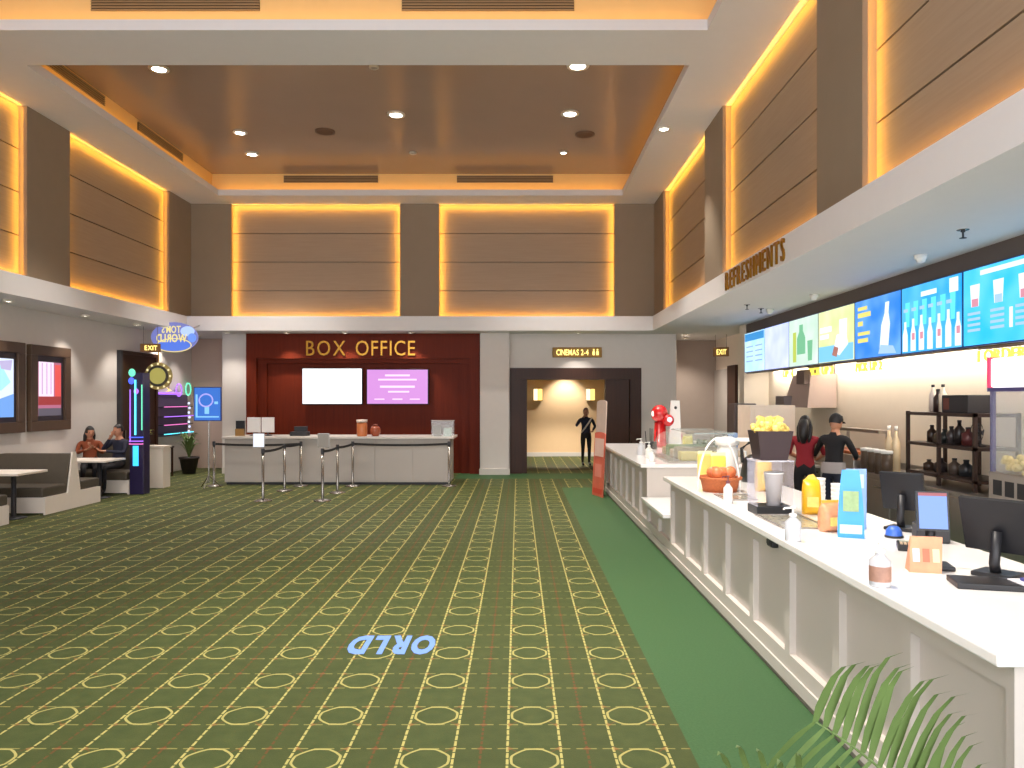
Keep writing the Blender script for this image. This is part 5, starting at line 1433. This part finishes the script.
def stand(**kw):
    J = dict(pelvis=(0, 0, .95), chest=(0, .0, 1.28), neck=(0, .01, 1.46), head=(0, -.01, 1.60),
             shL=(.185, 0, 1.40), elL=(.25, .02, 1.13), wrL=(.25, -.06, .90), shR=(-.185, 0, 1.40), elR=(-.25, .02, 1.13), wrR=(-.25, -.06, .90),
             hipL=(.095, 0, .88), knL=(.10, -.02, .49), anL=(.105, .02, .085), hipR=(-.095, 0, .88), knR=(-.10, -.02, .49), anR=(-.105, .02, .085))
    J.update(kw); return J
def sit(**kw):
    J = dict(pelvis=(0, .05, .60), chest=(0, .07, .93), neck=(0, .06, 1.10), head=(0, .03, 1.235),
             shL=(.185, .07, 1.04), elL=(.24, -.05, .82), wrL=(.12, -.27, .82), shR=(-.185, .07, 1.04), elR=(-.24, -.05, .82), wrR=(-.12, -.27, .82),
             hipL=(.10, .0, .57), knL=(.12, -.42, .53), anL=(.12, -.42, .085), hipR=(-.10, .0, .57), knR=(-.12, -.42, .53), anR=(-.12, -.42, .085))
    J.update(kw); return J
M_navy = mat('navy_cloth', (34, 36, 54), .8); M_blk = mat('black_cloth', (24, 22, 26), .8); M_shoe = mat('shoe_black', (26, 24, 24), .5)
M_hair = mat('hair_black', (26, 20, 20), .5, var=.2); M_maroon = mat('maroon_cloth', (140, 24, 36), .8); M_rust = mat('rust_cloth', (132, 62, 28), .8)
human('person', 'person in dark clothes raising a hand to the face in the corridor', (at(586, 0, 23.2).x, 23.2, 0), .15,
      stand(elR=(-.33, -.10, 1.20), wrR=(-.12, -.17, 1.47), hdR=(.5, .2, .8), elL=(.30, .05, 1.18), wrL=(.16, -.17, 1.06), yaw=.1),
      dict(top=M_navy, pants=M_blk, shoe=M_shoe, hair=mat('hair_grey', (120, 100, 92), .6)), 'short', .99)
pp = bpy.data.objects['person']
MB().tube([(.17, -.06, 1.46), (.08, -.135, 1.34), (-.06, -.14, 1.15), (-.17, -.09, 1.0)], [.02, .025, .025, .02], 8).build('pale_strap', mat('strap', (206, 190, 170), .7), pp)
x1_ = 4.42
human('person', 'staff person with long black hair and maroon top, back turned', (x1_, side(805, x1_), 0), 2.6,
      stand(elR=(-.26, -.12, 1.16), wrR=(-.15, -.30, 1.08), elL=(.26, -.12, 1.16), wrL=(.15, -.30, 1.08), nod=.15), dict(top=M_maroon, pants=M_blk, shoe=M_shoe, hair=M_hair), 'long', .995, 'short', True)
x2_ = 4.62
h2 = human('person', 'staff person in black shirt and cap reaching towards the food warmer', (x2_, side(833, x2_), 0), 2.15,
      stand(chest=(0, -.04, 1.28), neck=(0, -.05, 1.46), head=(0, -.07, 1.60), shR=(-.185, -.04, 1.40), shL=(.185, -.04, 1.40), elL=(.38, -.18, 1.22), wrL=(.56, -.36, 1.10), elR=(-.27, -.14, 1.16), wrR=(-.14, -.33, 1.10), nod=.2),
      dict(top=M_blk, pants=M_navy, shoe=M_shoe, hair=M_hair, cap=M_blk), 'cap', 1.02)
MB().lathe([(.165, .90), (.17, 1.0), (.16, 1.06)], (0, -.01, 0), 20).xform(Matrix.Diagonal((1.05, .85, 1, 1))).build('apron', mat('apron_grey', (170, 160, 158), .8), h2, True)
zst = 0.0
human('person', 'seated person with dark hair in a rust top at the booth table', (at(90, 0, 16.55).x, 16.55, zst), .5,
      sit(nod=.05, yaw=.3, elR=(-.24, -.06, .84), wrR=(-.08, -.24, .90), wrL=(.06, -.25, .96)), dict(top=M_rust, pants=M_blk, shoe=M_shoe, hair=M_hair), 'long', 1.02, 'long', True)
human('person', 'seated person in navy with a hand to the mouth at the booth table', (at(117, 0, 16.5).x, 16.5, zst), -.35,
      sit(nod=.12, yaw=-.2, elR=(-.26, -.12, .86), wrR=(-.04, -.14, 1.10), hdR=(.4, .1, .6), wrL=(.0, -.28, .86)), dict(top=M_navy, pants=M_blk, shoe=M_shoe, hair=M_hair), 'short', 1.05)

# ------------------------------------------------------------------ foreground palm
t = thing('potted_palm', 'palm with long narrow leaflets at the lower right foreground', 'plant', (1.36, 2.12, 0))
MB().lathe([(0, 0), (.15, 0), (.20, .34), (.22, .34), (.22, .38), (.18, .38), (.17, .32), (0, .32)], n=20).build('pot', M_pot, t, True)
def bez(a, b, c, f): return a * (1 - f) ** 2 + b * 2 * f * (1 - f) + c * f * f
def frond(base, mid, tip, n, lmax, up, single=True, wid=.020, dirs=None):
    base, mid, tip = Vector(base), Vector(mid), Vector(tip)
    pts = [bez(base, mid, tip, k / 16) for k in range(17)]
    fr = MB().tube(pts, [.011 - .0085 * k / 16 for k in range(17)], 6).build('frond', M_leaf, t, True)
    acc = None if single else MB()
    for i in range(n):
        f = .30 + .70 * i / (n - 1)
        p = bez(base, mid, tip, f); tg = (bez(base, mid, tip, min(1, f + .02)) - bez(base, mid, tip, f - .02)).normalized()
        s0 = tg.cross(Vector(up)).normalized(); nrm = s0.cross(tg).normalized()
        L = lmax * (math.sin(math.pi * (.18 + .78 * (1 - (f - .3) / .7)))) ** .8 * R.uniform(.92, 1.06)
        for sd in (1, -1):
            d = (nrm * sd * .86 + tg * .45 + s0 * R.uniform(-.12, .12)).normalized()
            if dirs: d = Vector(dirs[0 if sd == 1 else 1]) + Vector((R.uniform(-.05, .05), R.uniform(-.1, .1), 0)); d.normalize()
            mb = acc or MB(); prev = None
            for q in range(6):
                g_ = q / 5
                c = p + d * L * g_ + Vector(((.12 * L * g_ ** 3 if dirs else 0) + R.uniform(-.002, .002), 0, -.26 * L * g_ ** 4))
                w = wid * .5 * (1 - g_ ** 2.5) * (.55 + .45 * min(1, g_ * 5)) + .0006
                wd = (Vector((.95, .3, 0)) * w) if dirs else tg * w + s0 * w * .35
                cur = (mb.bm.verts.new(c - wd), mb.bm.verts.new(c + wd))
                if prev: mb.bm.faces.new((prev[0], prev[1], cur[1], cur[0]))
                prev = cur
            if single: mb.build('leaflet', M_leaf, fr, True)
    if not single: acc.build('leaflets', M_leaf, t, True)
frond((0, 0, .34), (-.10, -.02, .85), (-.55, -.02, 1.12), 24, .40, (0, -1, 0.15), True, .034, ((.22, -.08, .95), (-.75, -.15, -.55)))
frond((-.02, -.02, .34), (-.20, -.10, .92), (-.80, -.08, 1.02), 18, .26, (0, -.6, .8), True)
frond((0.02, .02, .34), (.25, .02, .80), (.60, -.05, .84), 16, .26, (0, -1, .2), False)
frond((0, .03, .34), (-.1, .20, .75), (-.4, .28, .72), 14, .2, (0, -.4, .9), False)
